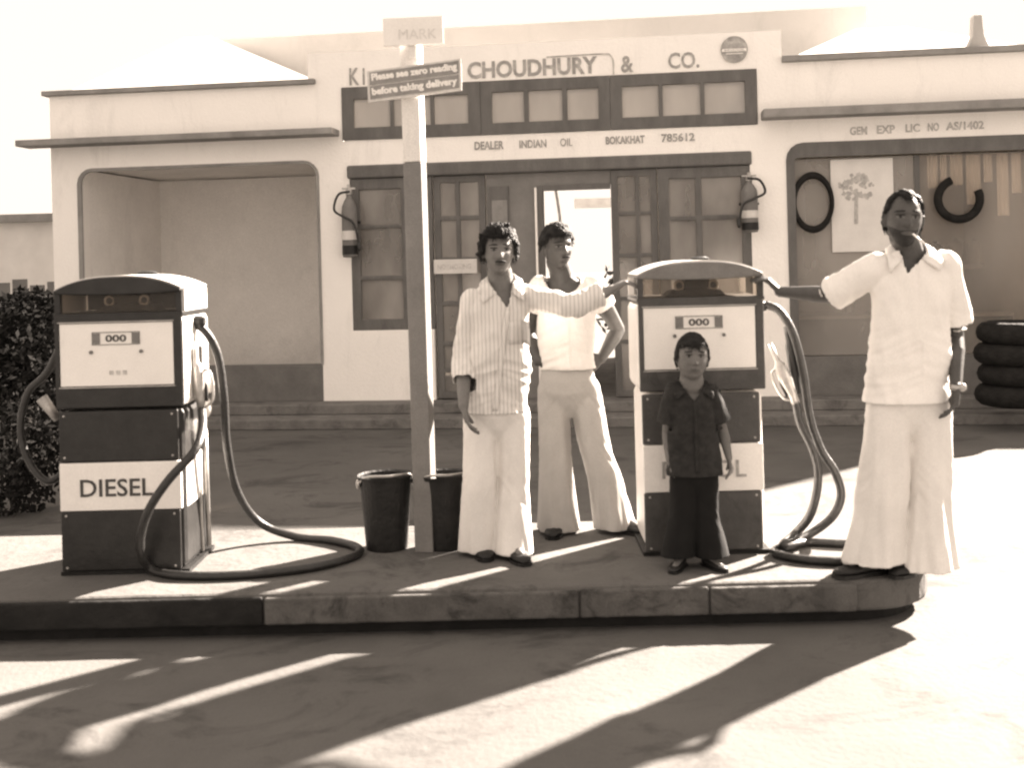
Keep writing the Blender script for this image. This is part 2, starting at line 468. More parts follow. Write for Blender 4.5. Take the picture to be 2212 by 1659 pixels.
# steps
bm = NB()
box(bm, FS(40, 900), 5.5, -0.30, 0.008, 0.105, FLOOR)
box(bm, FS(20, 900), 5.55, -0.64, 0.006, 0.0, 0.104)
obj('steps', bm, 'step', B, bevel=.012)
bm = NB(); box(bm, sL0 + .003, sL1 - .003, 0.012, 0.16, FLOOR + .001, zL0 - .002)
obj('dado_wall', bm, 'dado', B)
bm = NB()
box(bm, sR0 + .003, sR1 - .003, 0.012, 0.16, FLOOR + .001, FZ(1800, 770))
obj('dado_wall', bm, 'dado', B)
# dark painted edge round the porch opening
def arch_rim(x0, x1, z0, z1, wd, yo, both=True, r=0.17):
    def side(dx, sx, ww):
        return [(sx + dx * ww, z0)] + [(sx + dx * ww, z1 - r)] + [(sx + dx * (ww + r - r * math.sin(a)), z1 - ww - (r - r * math.cos(a))) for a in (1.2, 0.8, .35)][:]
    return None
bm = NB()
def rim(bm, sx, dx, z0, z1, x2, w, r=.17, y0=-.012, y1=.01):
    c = (sx + dx * r, z1 - r)
    outer = [(sx, z0), (sx, z1 - r)] + [(c[0] - dx * r * math.cos(a), c[1] + r * math.sin(a)) for a in (.4, .8, 1.2)] + [(sx + dx * r, z1), (x2, z1)]
    ri = r - w[0]
    inner = [(sx + dx * w[0], z0), (sx + dx * w[0], z1 - r)] + [(c[0] - dx * ri * math.cos(a), c[1] + (r - w[1]) * math.sin(a)) for a in (.4, .8, 1.2)] + [(sx + dx * r, z1 - w[1]), (x2, z1 - w[1])]
    for i in range(len(outer) - 1):
        prism(bm, [outer[i], outer[i + 1], inner[i + 1], inner[i]], y0, y1)
rim(bm, sL0 - .01, 1, zL0, zL1 + .01, (sL0 + sL1) / 2 - .3, (.05, .035))
rim(bm, sL1 + .01, -1, zL0, zL1 + .01, (sL0 + sL1) / 2 - .3, (.03, .03))
obj('opening_rim', bm, 'trim', B)
bm = NB()
rim(bm, sR0 - .01, 1, FLOOR + .3, zR1 + .02, sR1, (.085, .15))
obj('opening_rim', bm, 'wood', B)
# cornice ledges and parapet caps
bm = NB()
zc = FZ(430, 300)
box(bm, FS(32, 310, -.28), str0 - .03, -.28, -.001, zc - .035, zc + .035)
obj('cornice', bm, 'trim', B, bevel=.01)
bm = NB()
zc = FZ(1900, 242)
box(bm, str1 + .03, 5.6, -.26, -.001, zc - .04, zc + .05)
obj('cornice', bm, 'trim', B, bevel=.01)
bm = NB(); zc = zpar_s
box(bm, FS(95, 205), FS(682, 188), -.06, WT + .05, zc + .002, zc + .055)
obj('parapet_cap', bm, 'trim', B, bevel=.006)
bm = NB(); box(bm, FS(1688, 130), 5.5, -.06, WT + .05, zc + .002, zc + .065)
obj('parapet_cap', bm, 'trim', B, bevel=.006)
# hipped tin roofs over the wings
def hip(bm, x0, x1, d0, d1, z0, xa, xb, dd, z1):
    a = [bm.verts.new(p) for p in ((x0, d0, z0), (x1, d0, z0), (x1, d1, z0), (x0, d1, z0))]
    r0, r1 = bm.verts.new((xa, dd, z1)), bm.verts.new((xb, dd, z1))
    bm.faces.new((a[0], a[1], r1, r0)); bm.faces.new((a[1], a[2], r1)); bm.faces.new((a[2], a[3], r0, r1)); bm.faces.new((a[3], a[0], r0)); bm.faces.new(a[::-1])
pk = FL(455, 78, 2.3)
bm = NB(); hip(bm, sWL - .1, FS(684, 188) - .02, .35, 4.8, zpar_s + .058, pk[0] - .35, pk[0], 2.3, pk[1])
obj('roof', bm, 'roof_white', B)
pk2 = FL(1850, 78, 1.6)
bm = NB(); hip(bm, FS(1690, 128) + .03, 5.5, .35, 4.8, zpar_s + .068, pk2[0], 4.4, 1.6, FZ(1850, 62, 1.6))
obj('roof', bm, 'roof_white', B)
bm = NB(); box(bm, FS(440, 80, 2.8), FS(1870, 60, 2.8), 2.8, 4.7, 3.05, FZ(1000, 58, 2.8))
obj('attic_wall', bm, 'attic', B)
bm = NB(); fx = FS(2108, 90, .12); z0 = zpar_s + .066
prism(bm, [(fx - .11, z0), (fx - .055, z0 + .12), (fx - .04, z0 + .33), (fx + .04, z0 + .33), (fx + .055, z0 + .12), (fx + .11, z0)], .04, .18)
obj('finial', bm, 'attic', B, bevel=.01)

# windows: frame + panes
def window(name, x0, x1, z0, z1, xcuts, zcuts, fw=.06, bar=.028, y=.03, th=.07, glass='glass_grey', fm='wood', parent=B):
    """xcuts, zcuts: bar centre lines; (position, half width)"""
    xs = [x0, x0 + fw]; zs = [z0, z0 + fw]
    bx = []; bz = []
    for c, hw in xcuts: xs += [c - hw, c + hw]; bx.append((c - hw, c + hw))
    for c, hw in zcuts: zs += [c - hw, c + hw]; bz.append((c - hw, c + hw))
    xs += [x1 - fw, x1]; zs += [z1 - fw, z1]
    def hole(x, z):
        if x < x0 + fw or x > x1 - fw or z < z0 + fw or z > z1 - fw: return False
        if any(a < x < b for a, b in bx) or any(a < z < b for a, b in bz): return False
        return True
    f = NB(); wall_grid(f, xs, zs, hole, y, y + th)
    fo = obj(name, f, fm, parent, bevel=.005)
    g = NB()
    ex = [x0 + fw] + sorted([v for ab in bx for v in ab]) + [x1 - fw]; ez = [z0 + fw] + sorted([v for ab in bz for v in ab]) + [z1 - fw]
    for i in range(0, len(ex), 2):
        for j in range(0, len(ez), 2):
            gm = NB(); box(gm, ex[i] - .004, ex[i + 1] + .004, y + th * .45, y + th * .45 + .005, ez[j] - .004, ez[j + 1] + .004)
            obj('pane', gm, glass, fo)
    g.free()
    return fo
# transom strip: three lights of three panes
H = .014
def xc(x, y=240): return FS(x, y)
tb0, tb1 = ztr0 + .004, ztr1 - .004
zt = lambda x, y: FZ(x, y)
window('transom_window', xc(738) + .005, xc(1038), tb0, tb1, [(xc(847), .02), (xc(934), .02)], [], fw=.13, y=-.02)
window('transom_window', xc(1038) + .002, xc(1318), tb0, tb1, [(xc(1137), .025), (xc(1220), .025)], [], fw=.12, y=-.02)
window('transom_window', xc(1318) + .002, xc(1635, 210) - .005, tb0, tb1, [(xc(1427), .02), (xc(1517), .02)], [], fw=.12, y=-.02)
# lower window band: dark head rail right across
bm = NB(); box(bm, sw0 - .02, sw1 + .02, -.03, .1, zw1 - .12, zw1 + .02)
obj('head_rail', bm, 'wood', B, bevel=.02)
zh = zw1 - .123
wl = lambda x: FS(x, 550)
zz = lambda y, x=830: FZ(x, y)
window('casement_window', sw0 - .02, wl(935), zw0, zh, [(wl(873), .025)], [(zz(489), .018), (zz(600), .02)], fw=.115, y=.01, glass='glass')
window('casement_window', wl(1424), sw1 + .02, zw0, zh, [(wl(1511), .028)], [(FZ(1520, 470), .022), (FZ(1520, 585), .02)], fw=.11, y=.01, glass='glass')
# glazed door leaves
def leaf(name, x0, x1, xb, zb, y, fw=.07):
    return window(name, x0, x1, FLOOR + .01, zh, [(xb, .02)], zb, fw=fw, y=y, th=.05, glass='glass')
zrows = [(FZ(1000, q), .022) for q in (470, 560, 655, 742, 800)]
leaf('glazed_door', wl(938), wl(1050), wl(990), zrows, .03)
zrows = [(FZ(1370, q), .02) for q in (460, 551, 645, 738)]
l2 = leaf('glazed_door', wl(1322), wl(1422), wl(1379), zrows, .03)
# centre bay: grey boards, picture, doorway
x0, x1 = wl(1052), wl(1322)
dx0, dx1 = FS(1165, 500, .1), FS(1322, 500, .1)
zdoor = FZ(1240, 398)
bm = NB(); wall_grid(bm, [x0, dx0, dx1, x1], [FLOOR, zdoor, zh], lambda x, z: dx0 < x < dx1 and z < zdoor, .06, .1)
obj('door_surround', bm, 'wood_grey', B)
bm = NB()
box(bm, dx0 - .01, dx0 + .05, .02, .16, FLOOR, zdoor); box(bm, dx0 + .052, dx1 - .01, .02, .16, zdoor - .05, zdoor + .002)
obj('door_frame', bm, 'wood', B)
bm = NB(); box(bm, dx0 - .035, dx0 - .0125, .0, .055, FLOOR + .02, zdoor - .02)
obj('door_edge', bm, 'plaster', B)
bm = NB(); box(bm, wl(1060), wl(1100), .03, .055, FZ(1080, 520), FZ(1080, 402)); obj('picture_frame', bm, 'wood', B)
bm = NB(); box(bm, wl(1064), wl(1097), .026, .029, FZ(1080, 500), FZ(1080, 432)); obj('picture', bm, 'board_grey', B)
# circular emblem
c = FL(1585, 107)
bm = NB(); lathe(bm, [(.001, 0), (.135, 0), (.135, .02), (.001, .02)], 40, Matrix.Translation((c[0], -.001, c[1])) @ Matrix.Rotation(math.radians(90), 4, 'X'))
em = obj('emblem', bm, 'ink', B)
bm = NB(); box(bm, c[0] - .122, c[0] + .122, -.028, -.0225, c[1] - .022, c[1] + .006); box(bm, c[0] - .085, c[0] + .085, -.028, -.0225, c[1] - .048, c[1] - .040)
obj('emblem_bar', bm, 'plaster', em)
put_text('lettering', 'INDIANOIL', 'ink', em, c[0] - .1, -.0285, c[1] - .017, .2, .018, bold=.02, depth=.001)

def fac_text(s, xa, xb, yb, yt, m='ink', bold=.02, d=0):
    a = FL(xa, yb); b = FL(xb, yb + (xb - xa) * -.044); h = FZ(xa, yt) - FZ(xa, yb)
    return put_text('lettering', s, m, B, a[0], -.006, a[1], b[0] - a[0], h, bold=bold, depth=.005)
fac_text('K', 755, 776, 184, 147); fac_text('I', 784, 788, 183, 147)
fac_text('CHOUDHURY', 1010, 1290, 171, 134, bold=.03)
fac_text('&', 1341, 1368, 157, 121); fac_text('CO.', 1443, 1510, 149, 114, bold=.02)
fac_text('DEALER', 1025, 1088, 324, 306, 'ink', .03); fac_text('INDIAN', 1122, 1180, 320, 303, 'ink', .015); fac_text('OIL', 1210, 1236, 316, 299, 'ink', .0)
fac_text('BOKAKHAT', 1308, 1392, 312, 295, 'ink', .03); fac_text('785612', 1428, 1500, 307, 289, 'ink', .03)
for s_, a_, b_ in (('GEM', 1835, 1872), ('EXP', 1893, 1932), ('LIC', 1955, 1986), ('NO', 2003, 2027), ('AS/1402', 2042, 2124)):
    fac_text(s_, a_, b_, 292 - (a_ - 1835) * .05, 274 - (a_ - 1835) * .05, 'ink_faint', .03)
# arched name board moulding round the end of the name
bm = NB()
pts = [FL(x, y) for x, y in ((1180, 123), (1300, 116), (1318, 120), (1324, 132), (1325, 160))]
tube(bm, spline([(p[0], -.006, p[1]) for p in pts], 5), .008, 6); obj('moulding', bm, 'ink_faint', B)

# shop bay on the right
bm = NB()
a = FS(1980, 400, .1)
box(bm, a - .025, a + .025, .09, .13, FLOOR + .4, zR1 - .14); obj('mullion', bm, 'wood', B)
bm = NB(); box(bm, sR0 + .08, a - .026, .105, .111, FLOOR + .4, zR1 - .14); obj('shop_pane', bm, 'glass_shop', B)
bm = NB(); box(bm, a + .026, sR1 - .02, .105, .111, FLOOR + .4, zR1 - .14); obj('shop_pane', bm, 'glass_shop_clear', B)

random.seed(11)
for (xa, wd_, l_) in ((2002, 22, .32), (2030, 14, .28), (2052, 26, .30), (2086, 30, .50), (2124, 18, .28), (2152, 24, .62), (2184, 20, .4), (2212, 26, .3)):  # pale strips standing in for bright reflections in the right pane
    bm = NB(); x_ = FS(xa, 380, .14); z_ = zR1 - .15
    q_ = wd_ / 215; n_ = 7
    prism(bm, [(x_ + q_ * i / n_, .14 + .008 * math.sin(i * 1.9)) for i in range(n_ + 1)] + [(x_ + q_ * i / n_, .146 + .008 * math.sin(i * 1.9)) for i in range(n_, -1, -1)], z_ - l_, z_, 'z'); obj('reflection_strip', bm, 'white', B)

# ------------------------------------------------------------------ things on and in the building
def onB(o):   # things that only hang on the wall stay top level but sit in the same turned frame
    o.matrix_world = B.matrix_world @ o.matrix_world
    return o
BM = Matrix.Translation((0, FY, 0)) @ Matrix.Rotation(-math.atan(FT), 4, 'Z')
def place(o, s, d, z, rz=0):
    p = BM @ Vector((s, d, z)); o.location = p; o.rotation_euler = (0, 0, -math.atan(FT) + rz); return o

# poster
e = place(empty('poster', label='pale poster of a tree pinned inside the right shop window', cat='poster'), FS(1795, 450, .08), .08, FZ(1795, 545, .08))
pw = FS(1930, 450, .08) - FS(1795, 450, .08); ph = FZ(1795, 345, .08) - FZ(1795, 545, .08)
bm = NB(); box(bm, 0, pw, 0, .01, 0, ph); obj('sheet', bm, 'paper', e)
bm = NB()
random.seed(3)
for k in range(60):
    a_ = random.uniform(0, 6.28); r_ = random.random() ** .5
    cx, cz = pw * .42 + math.cos(a_) * r_ * pw * .30, ph * .70 + math.sin(a_) * r_ * ph * .14
    q = random.uniform(.012, .035)
    prism(bm, [(cx + q * math.cos(t_) * random.uniform(.6, 1.2), cz + q * math.sin(t_) * random.uniform(.6, 1.2)) for t_ in (0, 1, 2, 3, 4, 5)], -.004 - k * .00005, -.001)
prism(bm, [(pw * .36, ph * .3), (pw * .38, ph * .62), (pw * .43, ph * .62), (pw * .42, ph * .3)], -.008, -.001)
obj('tree_print', bm, 'paper_ink', e)

def tyre(cx, cy, R, r, d, label, sx=1.0, tilt=0, a0=0, a1=2 * math.pi):
    s_, z_ = FL(cx, cy, d)
    bm = NB(); torus(bm, (0, 0, 0), R, r, Matrix.Rotation(tilt, 4, 'Z'), a0=a0, a1=a1)
    for v in bm.verts: v.co.x *= sx
    o = obj('tyre', bm, 'tyre', smooth=True); place(o, s_, d, z_)
    return tag(o, label, 'tyre', 'tyres and belts in the shop window')
tyre(1755, 437, .275, .036, .04, 'thin oval tyre hanging in the corner of the shop window beside the poster', sx=.68)
tyre(2070, 430, .20, .042, .02, 'thick round tyre hanging in the shop window right of the standing man\'s head', a0=math.radians(110), a1=math.radians(385))  # ring left open where brightness hides a piece of the tyre

# notice board by the door
s_, z_ = FL(937, 592, -.08)
e = place(empty('notice_board', label='small white notice board fixed across the glazed door beside the post', cat='notice board'), s_, -.08, z_)
w_ = FS(1030, 592, -.08) - s_
bm = NB(); box(bm, 0, w_, 0, .02, 0, .15); obj('board', bm, 'white_board', e, bevel=.004)
put_text('lettering', 'NO SMOKING', 'ink_faint', e, .04, -.0015, .045, w_ - .1, .055, bold=.02, depth=.001)

# fire extinguishers
def extinguisher(xp, yt, yb, label, flip=1):
    s0_, z0_ = FL(xp, yb, -.12); z1_ = FZ(xp, yt, -.12); h = z1_ - z0_
    e = place(empty('fire_extinguisher', label=label, cat='fire extinguisher', group='fire extinguishers on the front wall'), s0_, -.12, z0_)
    bm = NB(); r = .082
    lathe(bm, [(.02, 0), (r * .9, .004), (r, .03), (r, h * .62), (r * .93, h * .70), (r * .6, h * .78), (.03, h * .82), (.03, h * .86)], 28); obj('cylinder', bm, 'grey', e, smooth=True)
    bm = NB(); lathe(bm, [(r * 1.02, h * .04), (r * 1.03, h * .045), (r * 1.03, h * .16), (r * 1.02, h * .165)], 28); obj('foot_band', bm, 'black', e)
    bm = NB(); lathe(bm, [(r * 1.012, h * .24), (r * 1.016, h * .245), (r * 1.016, h * .36), (r * 1.012, h * .365)], 28); obj('label_band', bm, 'white_board', e)
    bm = NB(); lathe(bm, [(.035, h * .861), (.035, h * .92), (.018, h * .95), (.018, h)], 16); box(bm, -.07, .07, -.012, .012, h * .93, h * .955); obj('valve', bm, 'metal', e)
    bm = NB(); tube(bm, spline([(flip * .02, -.03, h * .90), (-flip * .10, -.05, h * .86), (-flip * .15, -.05, h * .66), (-flip * .05, -.095, h * .56), (flip * .07, -.10, h * .46), (flip * .115, -.06, h * .15)], 6), .013, 8)
    lathe(bm, [(.012, 0), (.022, .02), (.022, .08), (.012, .1)], 10, Matrix.Translation((flip * .115, -.06, h * .08))); obj('hose', bm, 'rubber', e, smooth=True)
    bm = NB(); box(bm, -.03, .03, .083, .118, h * .2, h * .7); box(bm, -.1, .1, .07, .082, h * .46, h * .5); obj('bracket', bm, 'black', e)
extinguisher(757, 398, 556, 'fire extinguisher with looped hose on the wall left of the office window', 1)
extinguisher(1620, 372, 502, 'fire extinguisher on the wall right of the office window, above the petrol pump', -1)

# counter and shelf goods inside the shop bay
s_ = FS(1722, 700, .9)
e = place(empty('shop_counter', label='low pale topped counter inside the right shop bay', cat='counter'), s_, .9, FLOOR)
bm = NB(); box(bm, 0, 2.6, 0, .5, 0, .72); obj('cupboard', bm, 'grey', e)
bm = NB(); box(bm, -.03, 2.64, -.04, .53, .721, .76); obj('counter_top', bm, 'white_board', e)
# curved awning-like shelf
e = place(empty('wall_shelf', label='long pale shelf along the back of the right shop bay', cat='shelf'), FS(1990, 600, 1.9), 1.9, FZ(2140, 580, 1.9))
bm = NB(); box(bm, 0, 1.45, 0, .35, 0, .06); obj('plank', bm, 'white_board', e)
for q in (.2, 1.2):
    bm = NB(); box(bm, q, q + .04, .05, .35, -.25, -.001); obj('bracket', bm, 'wood', e)
random.seed(5)
for k in range(6):
    h_ = random.uniform(.16, .34); r_ = random.uniform(.05, .085)
    bm = NB(); lathe(bm, [(r_, 0), (r_, h_ * .8), (r_ * .7, h_ * .88), (r_ * .3, h_ * .9), (r_ * .3, h_)], 16)
    o = obj('oil_can', bm, 'white_board' if k % 3 else 'grey', smooth=False)
    place(o, FS(2010, 600, 1.9) + .1 + k * .22, 2.07, FZ(2140, 580, 1.9) + .061)
    tag(o, ('leftmost', 'second', 'third', 'fourth', 'fifth', 'last')[k] + (' white' if k % 3 else ' grey') + ' oil can from the left in the row on the shop bay shelf', 'can', 'oil cans on the shelf')
# dark stack of tyres at the right edge
for k in range(4):
    bm = NB(); torus(bm, (0, 0, 0), .26, .10, Matrix.Rotation(math.radians(90), 4, 'X'), seg=36, sg=12)
    o = obj('tyre', bm, 'tyre', smooth=True)
    p = D(2195, 900, 10.2); o.location = (p.x + .03 * (k % 2), p.y, .31 + .19 * k)
    tag(o, ('bottom', 'second', 'third', 'topmost')[k] + ' tyre of the dark stack on the step at the right edge', 'tyre', 'tyres stacked on the step')

# unseen low wall right of the station, sized for its ground shadow
bm = NB(); box(bm, 0, 14, 0, .2, 0, 2.0)
o = obj('shadow_wall', bm, 'far_wall'); place(o, 5.6, .6, 0)
tag(o, 'unseen plastered wall added right of the station to shape the ground shadow', 'wall')

# yard beyond the rear doorway
e = empty('yard_shelter', (1.1, 19.0, 0), 0, 'low beam and posts of a shelter seen through the open doorway', 'shelter')
bm = NB(); box(bm, -.0, 1.6, 0, .14, 2.52, 2.68); obj('beam', bm, 'grey', e)
bm = NB(); box(bm, 1.45, 1.6, 0, .14, 0, 2.519); obj('post', bm, 'grey', e)
def leaf_cloud(bm, c, R, n, size, seed=1, hollow=.35):
    rnd = random.Random(seed)
    for k in range(n):
        while True:
            p = Vector((rnd.uniform(-1, 1), rnd.uniform(-1, 1), rnd.uniform(-1, 1)))
            if hollow < p.length < 1 and noise.noise(Vector((p.x * 2.3 + seed, p.y * 2.3, p.z * 2.3))) > -.18: break
        q = Vector((p.x * R[0], p.y * R[1], p.z * R[2])) + Vector(c)
        a = Vector((rnd.gauss(0, 1), rnd.gauss(0, 1), rnd.gauss(0, 1))).normalized(); b_ = a.orthogonal().normalized()
        s_ = size * rnd.uniform(.5, 1.2)
        v = [bm.verts.new(q + a * s_), bm.verts.new(q + b_ * s_ * .45), bm.verts.new(q - a * s_), bm.verts.new(q - b_ * s_ * .45)]
        bm.faces.new(v)
def bush(name, loc, lumps, n, size, label, cat, seed=1, mtl='bush', trunk=None):
    e = empty(name, loc, 0, label, cat)
    bm = NB()
    for i, (c, R) in enumerate(lumps): leaf_cloud(bm, c, R, n, size, seed + i)
    obj('crown', bm, mtl, e)
    bm = NB()
    if trunk:
        tube(bm, spline(trunk[0], 4), trunk[1], 8)
    rnd = random.Random(seed)
    for (c, R) in lumps:
        b0 = Vector((c[0] * .2, c[1] * .2, 0)) if not trunk else Vector(trunk[0][-1])
        for k in range(5):
            q = Vector(c) + Vector((rnd.uniform(-.6, .6) * R[0], rnd.uniform(-.6, .6) * R[1], rnd.uniform(-.1, .7) * R[2]))
            tube(bm, spline([b0, b0.lerp(q, .5) + Vector((0, 0, .05)), q], 3), .012 if not trunk else .03, 5)
    obj('trunk', bm, 'bark', e)
    return e
bush('bush', (-3.5, 7.7, 0), [((0, 0, .72), (.55, .45, .75)), ((-.45, .1, 1.1), (.45, .4, .5)), ((.1, .1, 1.15), (.32, .35, .42))], 5200, .032,
     'dense dark bush at the left edge behind the diesel pump', 'bush', 2)
bush('bush', (2.0, 18.0, 0), [((0, 0, .9), (.7, .5, .8))], 700, .07, 'small bush in the sunny yard seen through the doorway', 'bush', 9)
bush('tree', (.8, 21.0, 0), [((-.3, 0, 3.9), (1.0, .8, .6)), ], 260, .09, 'thin leafy tree seen through the rear doorway', 'tree', 12,
     trunk=([(0, 0, 0), (.02, 0, 1.2), (.14, 0, 2.2), (0.0, 0, 3.4)], [.03] * 13))
# neighbouring low building at far left
e = empty('neighbour_house', (-7.6, 17.0, 0), 0, 'low plastered house with dark roof edge far behind at the left edge', 'house')
hz = D(90, 462, 17).z
bm = NB(); box(bm, -3, 1.0, 0, 3, 0, hz - .12); obj('wall', bm, 'far_wall', e)
bm = NB(); box(bm, -3.1, 1.12, -.15, 3.1, hz - .119, hz); obj('roof', bm, 'trim', e)
e2 = empty('fence', (-6.2, 14.0, 0), 0, 'dark plank fence between the neighbour house and the bush', 'fence')
for k in range(9):
    bm = NB(); box(bm, -1.2 + k * .22, -1.2 + k * .22 + .18, 0, .03, 0, 1.5 + .04 * (k % 3)); obj('board', bm, 'grey', e2)
bm = NB(); box(bm, -1.2, .75, .031, .07, 1.1, 1.18); obj('rail', bm, 'grey', e2)

# ------------------------------------------------------------------ fuel pumps
def arch(x, hw, z0, rise): return z0 + rise * (1 - (x / hw) ** 2)
def pump(px, py, name, label, word, wx, wh, dark='pump_dark', back=True):
    e = empty(name, (px, py, IZ), 0, label, 'fuel pump', 'fuel pumps on the island')
    W, DP = .305, .45
    ZS, ZD0, ZD1, ZG0, ZG1 = .80, .912, 1.214, 1.262, 1.352
    bm = NB(); box(bm, -W + .012, W - .012, .02, DP, .02, ZS - .004); obj('cabinet', bm, dark if back else 'white', e, bevel=.03)
    if back:
        bm = NB(); box(bm, W - .0115, W - .008, .05, DP - .03, .313, .543); obj('side_band', bm, 'white', e)
    bm = NB(); box(bm, -W - .005, W + .005, .012, DP + .01, 0, .0195); obj('plinth', bm, 'black', e)
    bm = NB(); box(bm, -W + .005, W - .03, .0, .0195, .022, .31); obj('lower_panel', bm, dark, e, bevel=.008)
    bm = NB(); box(bm, -W + .005, W - .03, .0, .0195, .546, ZS - .008); obj('upper_panel', bm, dark, e, bevel=.008)
    bm = NB(); box(bm, -W + .005, W - .02, -.004, .0195, .313, .543); np_ = obj('name_panel', bm, 'white', e, bevel=.005)
    put_text('lettering', word, 'ink_dark' if back else 'ink', np_, wx[0], -.0065, .38, wx[1] - wx[0], wh, bold=.012, depth=.002)
    # head
    bm = NB(); box(bm, -W - .008, W + .008, .018, DP + .008, ZS, ZG0 - .022); obj('head_cabinet', bm, 'white', e, bevel=.035)
    fr = NB(); xs = [-W - .002, -W + .022, W - .042, W + .0]
    wall_grid(fr, xs, [ZS + .006, ZD0, ZD1, ZG0 - .01], lambda x, z: xs[1] < x < xs[2] and ZD0 < z < ZD1, -.004, .017)
    obj('head_frame', fr, dark, e, bevel=.006)
    bm = NB(); box(bm, xs[1] + .001, xs[2] - .001, .0, .0172, ZD0 + .001, ZD1 - .001); dp = obj('dial_panel', bm, 'white', e)
    cx = -.012
    for sx in (-.095, .095):
        b2 = NB(); box(b2, cx + sx - .018, cx + sx + .018, -.006, -.0005, 1.115, 1.165); obj('counter_window', b2, 'grey', dp)
    b2 = NB(); wall_grid(b2, [cx - .115, cx - .111, cx + .111, cx + .115], [1.109, 1.112, 1.168, 1.171], lambda x, z: abs(x - cx) < .111 and 1.112 < z < 1.168, -.004, -.0005); obj('counter_bezel', b2, 'grey', dp)
    put_text('lettering', '000', 'ink_dark', dp, cx - .05, -.0025, 1.123, .1, .034, bold=.02, depth=.002)
    for sx in (-.12, .12):
        b2 = NB(); lathe(b2, [(.009, 0), (.009, .008), (.005, .01)], 14, Matrix.Translation((cx + sx, 0, 1.075)) @ Matrix.Rotation(math.radians(90), 4, 'X')); obj('lock', b2, 'grey', dp)
    for k in range(3):
        b2 = NB(); box(b2, cx - .035 + k * .032, cx - .015 + k * .032, -.003, -.0005, .965, .985); obj('badge', b2, 'ink_faint', dp)
    for (sx, sz) in ((-1, .04), (1, .04), (-1, .29), (1, .29), (-1, .57), (1, .57), (-1, .77), (1, .77)):
        bm = NB(); lathe(bm, [(.006, 0), (.006, .003), (.003, .005)], 8, Matrix.Translation((sx * (W - .045) - .013, 0.0, sz)) @ Matrix.Rotation(math.radians(90), 4, 'X')); obj('screw', bm, 'metal', e)
    for (z0_, z1_) in ((ZD1 + .003, ZD1 + .008), (ZD0 - .008, ZD0 - .003)):
        bm = NB(); box(bm, xs[1] - .006, xs[2] + .006, -.0075, -.0045, z0_, z1_); obj('trim_strip', bm, 'metal', e)
    # glazed head, meter and hood
    bm = NB()
    box(bm, -W - .006, W + .006, .0, DP, ZG0 - .021, ZG0); obj('sill', bm, dark, e, bevel=.004)
    for sx in (-1, 1):
        for yy in (0.004, DP - .034):
            bm = NB(); box(bm, sx * (W - .012) - .014, sx * (W - .012) + .014, yy, yy + .03, ZG0 + .001, ZG1 + .012); obj('pillar', bm, dark if yy < .1 else 'white', e)
    if back:
        for sx in (-1, 1):
            bm = NB(); box(bm, sx * (W + .004) - .004, sx * (W + .004) + .004, .036, DP - .04, ZG0 + .001, ZG1 + .012); obj('side_plate', bm, 'white', e)
    bm = NB(); box(bm, -W + .01, W - .01, .012, .016, ZG0 + .001, ZG1 + .008); obj('glass_front', bm, 'glass_clear', e)
    bm = NB()
    if back: box(bm, -W + .01, W - .01, DP - .05, DP - .045, ZG0 + .001, ZG1 + .008)
    if back: obj('back_cover', bm, 'black', e)
    else: bm.free()
    bm = NB()
    prism(bm, [(-.16, ZG0 + .001), (-.12, ZG0 + .03), (-.06, ZG0 + .035), (-.05, ZG0 + .04), (.05, ZG0 + .04), (.06, ZG0 + .035), (.12, ZG0 + .03), (.15, ZG0 + .001)], .12, .28)
    box(bm, -.055, .06, .10, .26, ZG0 + .041, ZG1 + .005); obj('meter', bm, 'black', e, bevel=.004)
    for sx in (-.085, .085):
        b2 = NB(); torus(b2, (sx, .13, ZG0 + .055), .022, .007, Matrix.Identity(4), 20, 8); obj('sight_glass_ring', b2, 'metal', e, smooth=True)
        b2 = NB(); lathe(b2, [(.001, 0), (.02, 0), (.02, .05), (.001, .05)], 16, Matrix.Translation((sx, .18, ZG0 + .055)) @ Matrix.Rotation(math.radians(90), 4, 'X')); obj('sight_glass', b2, 'black', e)
    # hood: lens shaped front, rounded over the shoulders
    n = 22; hw = W + .001
    top = [(-hw + 2 * hw * k / n, 0) for k in range(n + 1)]
    top = [(x, ZG1 + .022 + .062 * (1 - abs(x / hw) ** 2.6)) for x, _ in top]
    bot = [(x, ZG1 + .006 - .010 * (1 - (x / hw) ** 2)) for x, _ in top]
    bm = NB(); prism(bm, top + bot[::-1], -.012, DP + .012); obj('hood', bm, dark if back else 'grey', e, bevel=.012)
    bm = NB()
    tp2 = [(x, z + .001) for x, z in top]; tp3 = [(x, z + .006) for x, z in top][::-1]
    prism(bm, tp2 + tp3, .004, DP + .0); obj('hood_cover', bm, 'white', e)
    bm = NB(); lathe(bm, [(.05, 0), (.05, .012), (.03, .02)], 18, Matrix.Translation((.05, .3, ZG1 + .088))); obj('cap', bm, 'black', e)
    # coupling where the hose leaves, nozzle boot on the side
    bm = NB(); lathe(bm, [(.03, 0), (.03, .03), (.022, .05)], 14, Matrix.Translation((W + .008, .2, 1.20)) @ Matrix.Rotation(math.radians(90), 4, 'Y')); obj('hose_outlet', bm, 'black', e)
    bm = NB(); box(bm, W + .009, W + .03, .12, .3, .82, 1.08); obj('nozzle_boot', bm, 'metal', e, bevel=.008)
    return e
pdz = pump(-1.900, 5.34, 'diesel_pump', 'dark and white diesel pump with a long hose looping on the island, at left', 'DIESEL', (-.20, .15), .085)
ppt = pump(.915, 5.42, 'petrol_pump', 'dark and white petrol pump behind the boy, two men leaning hands on its top', 'PETROL', (-.21, .20), .085, 'pump_mid', back=False)

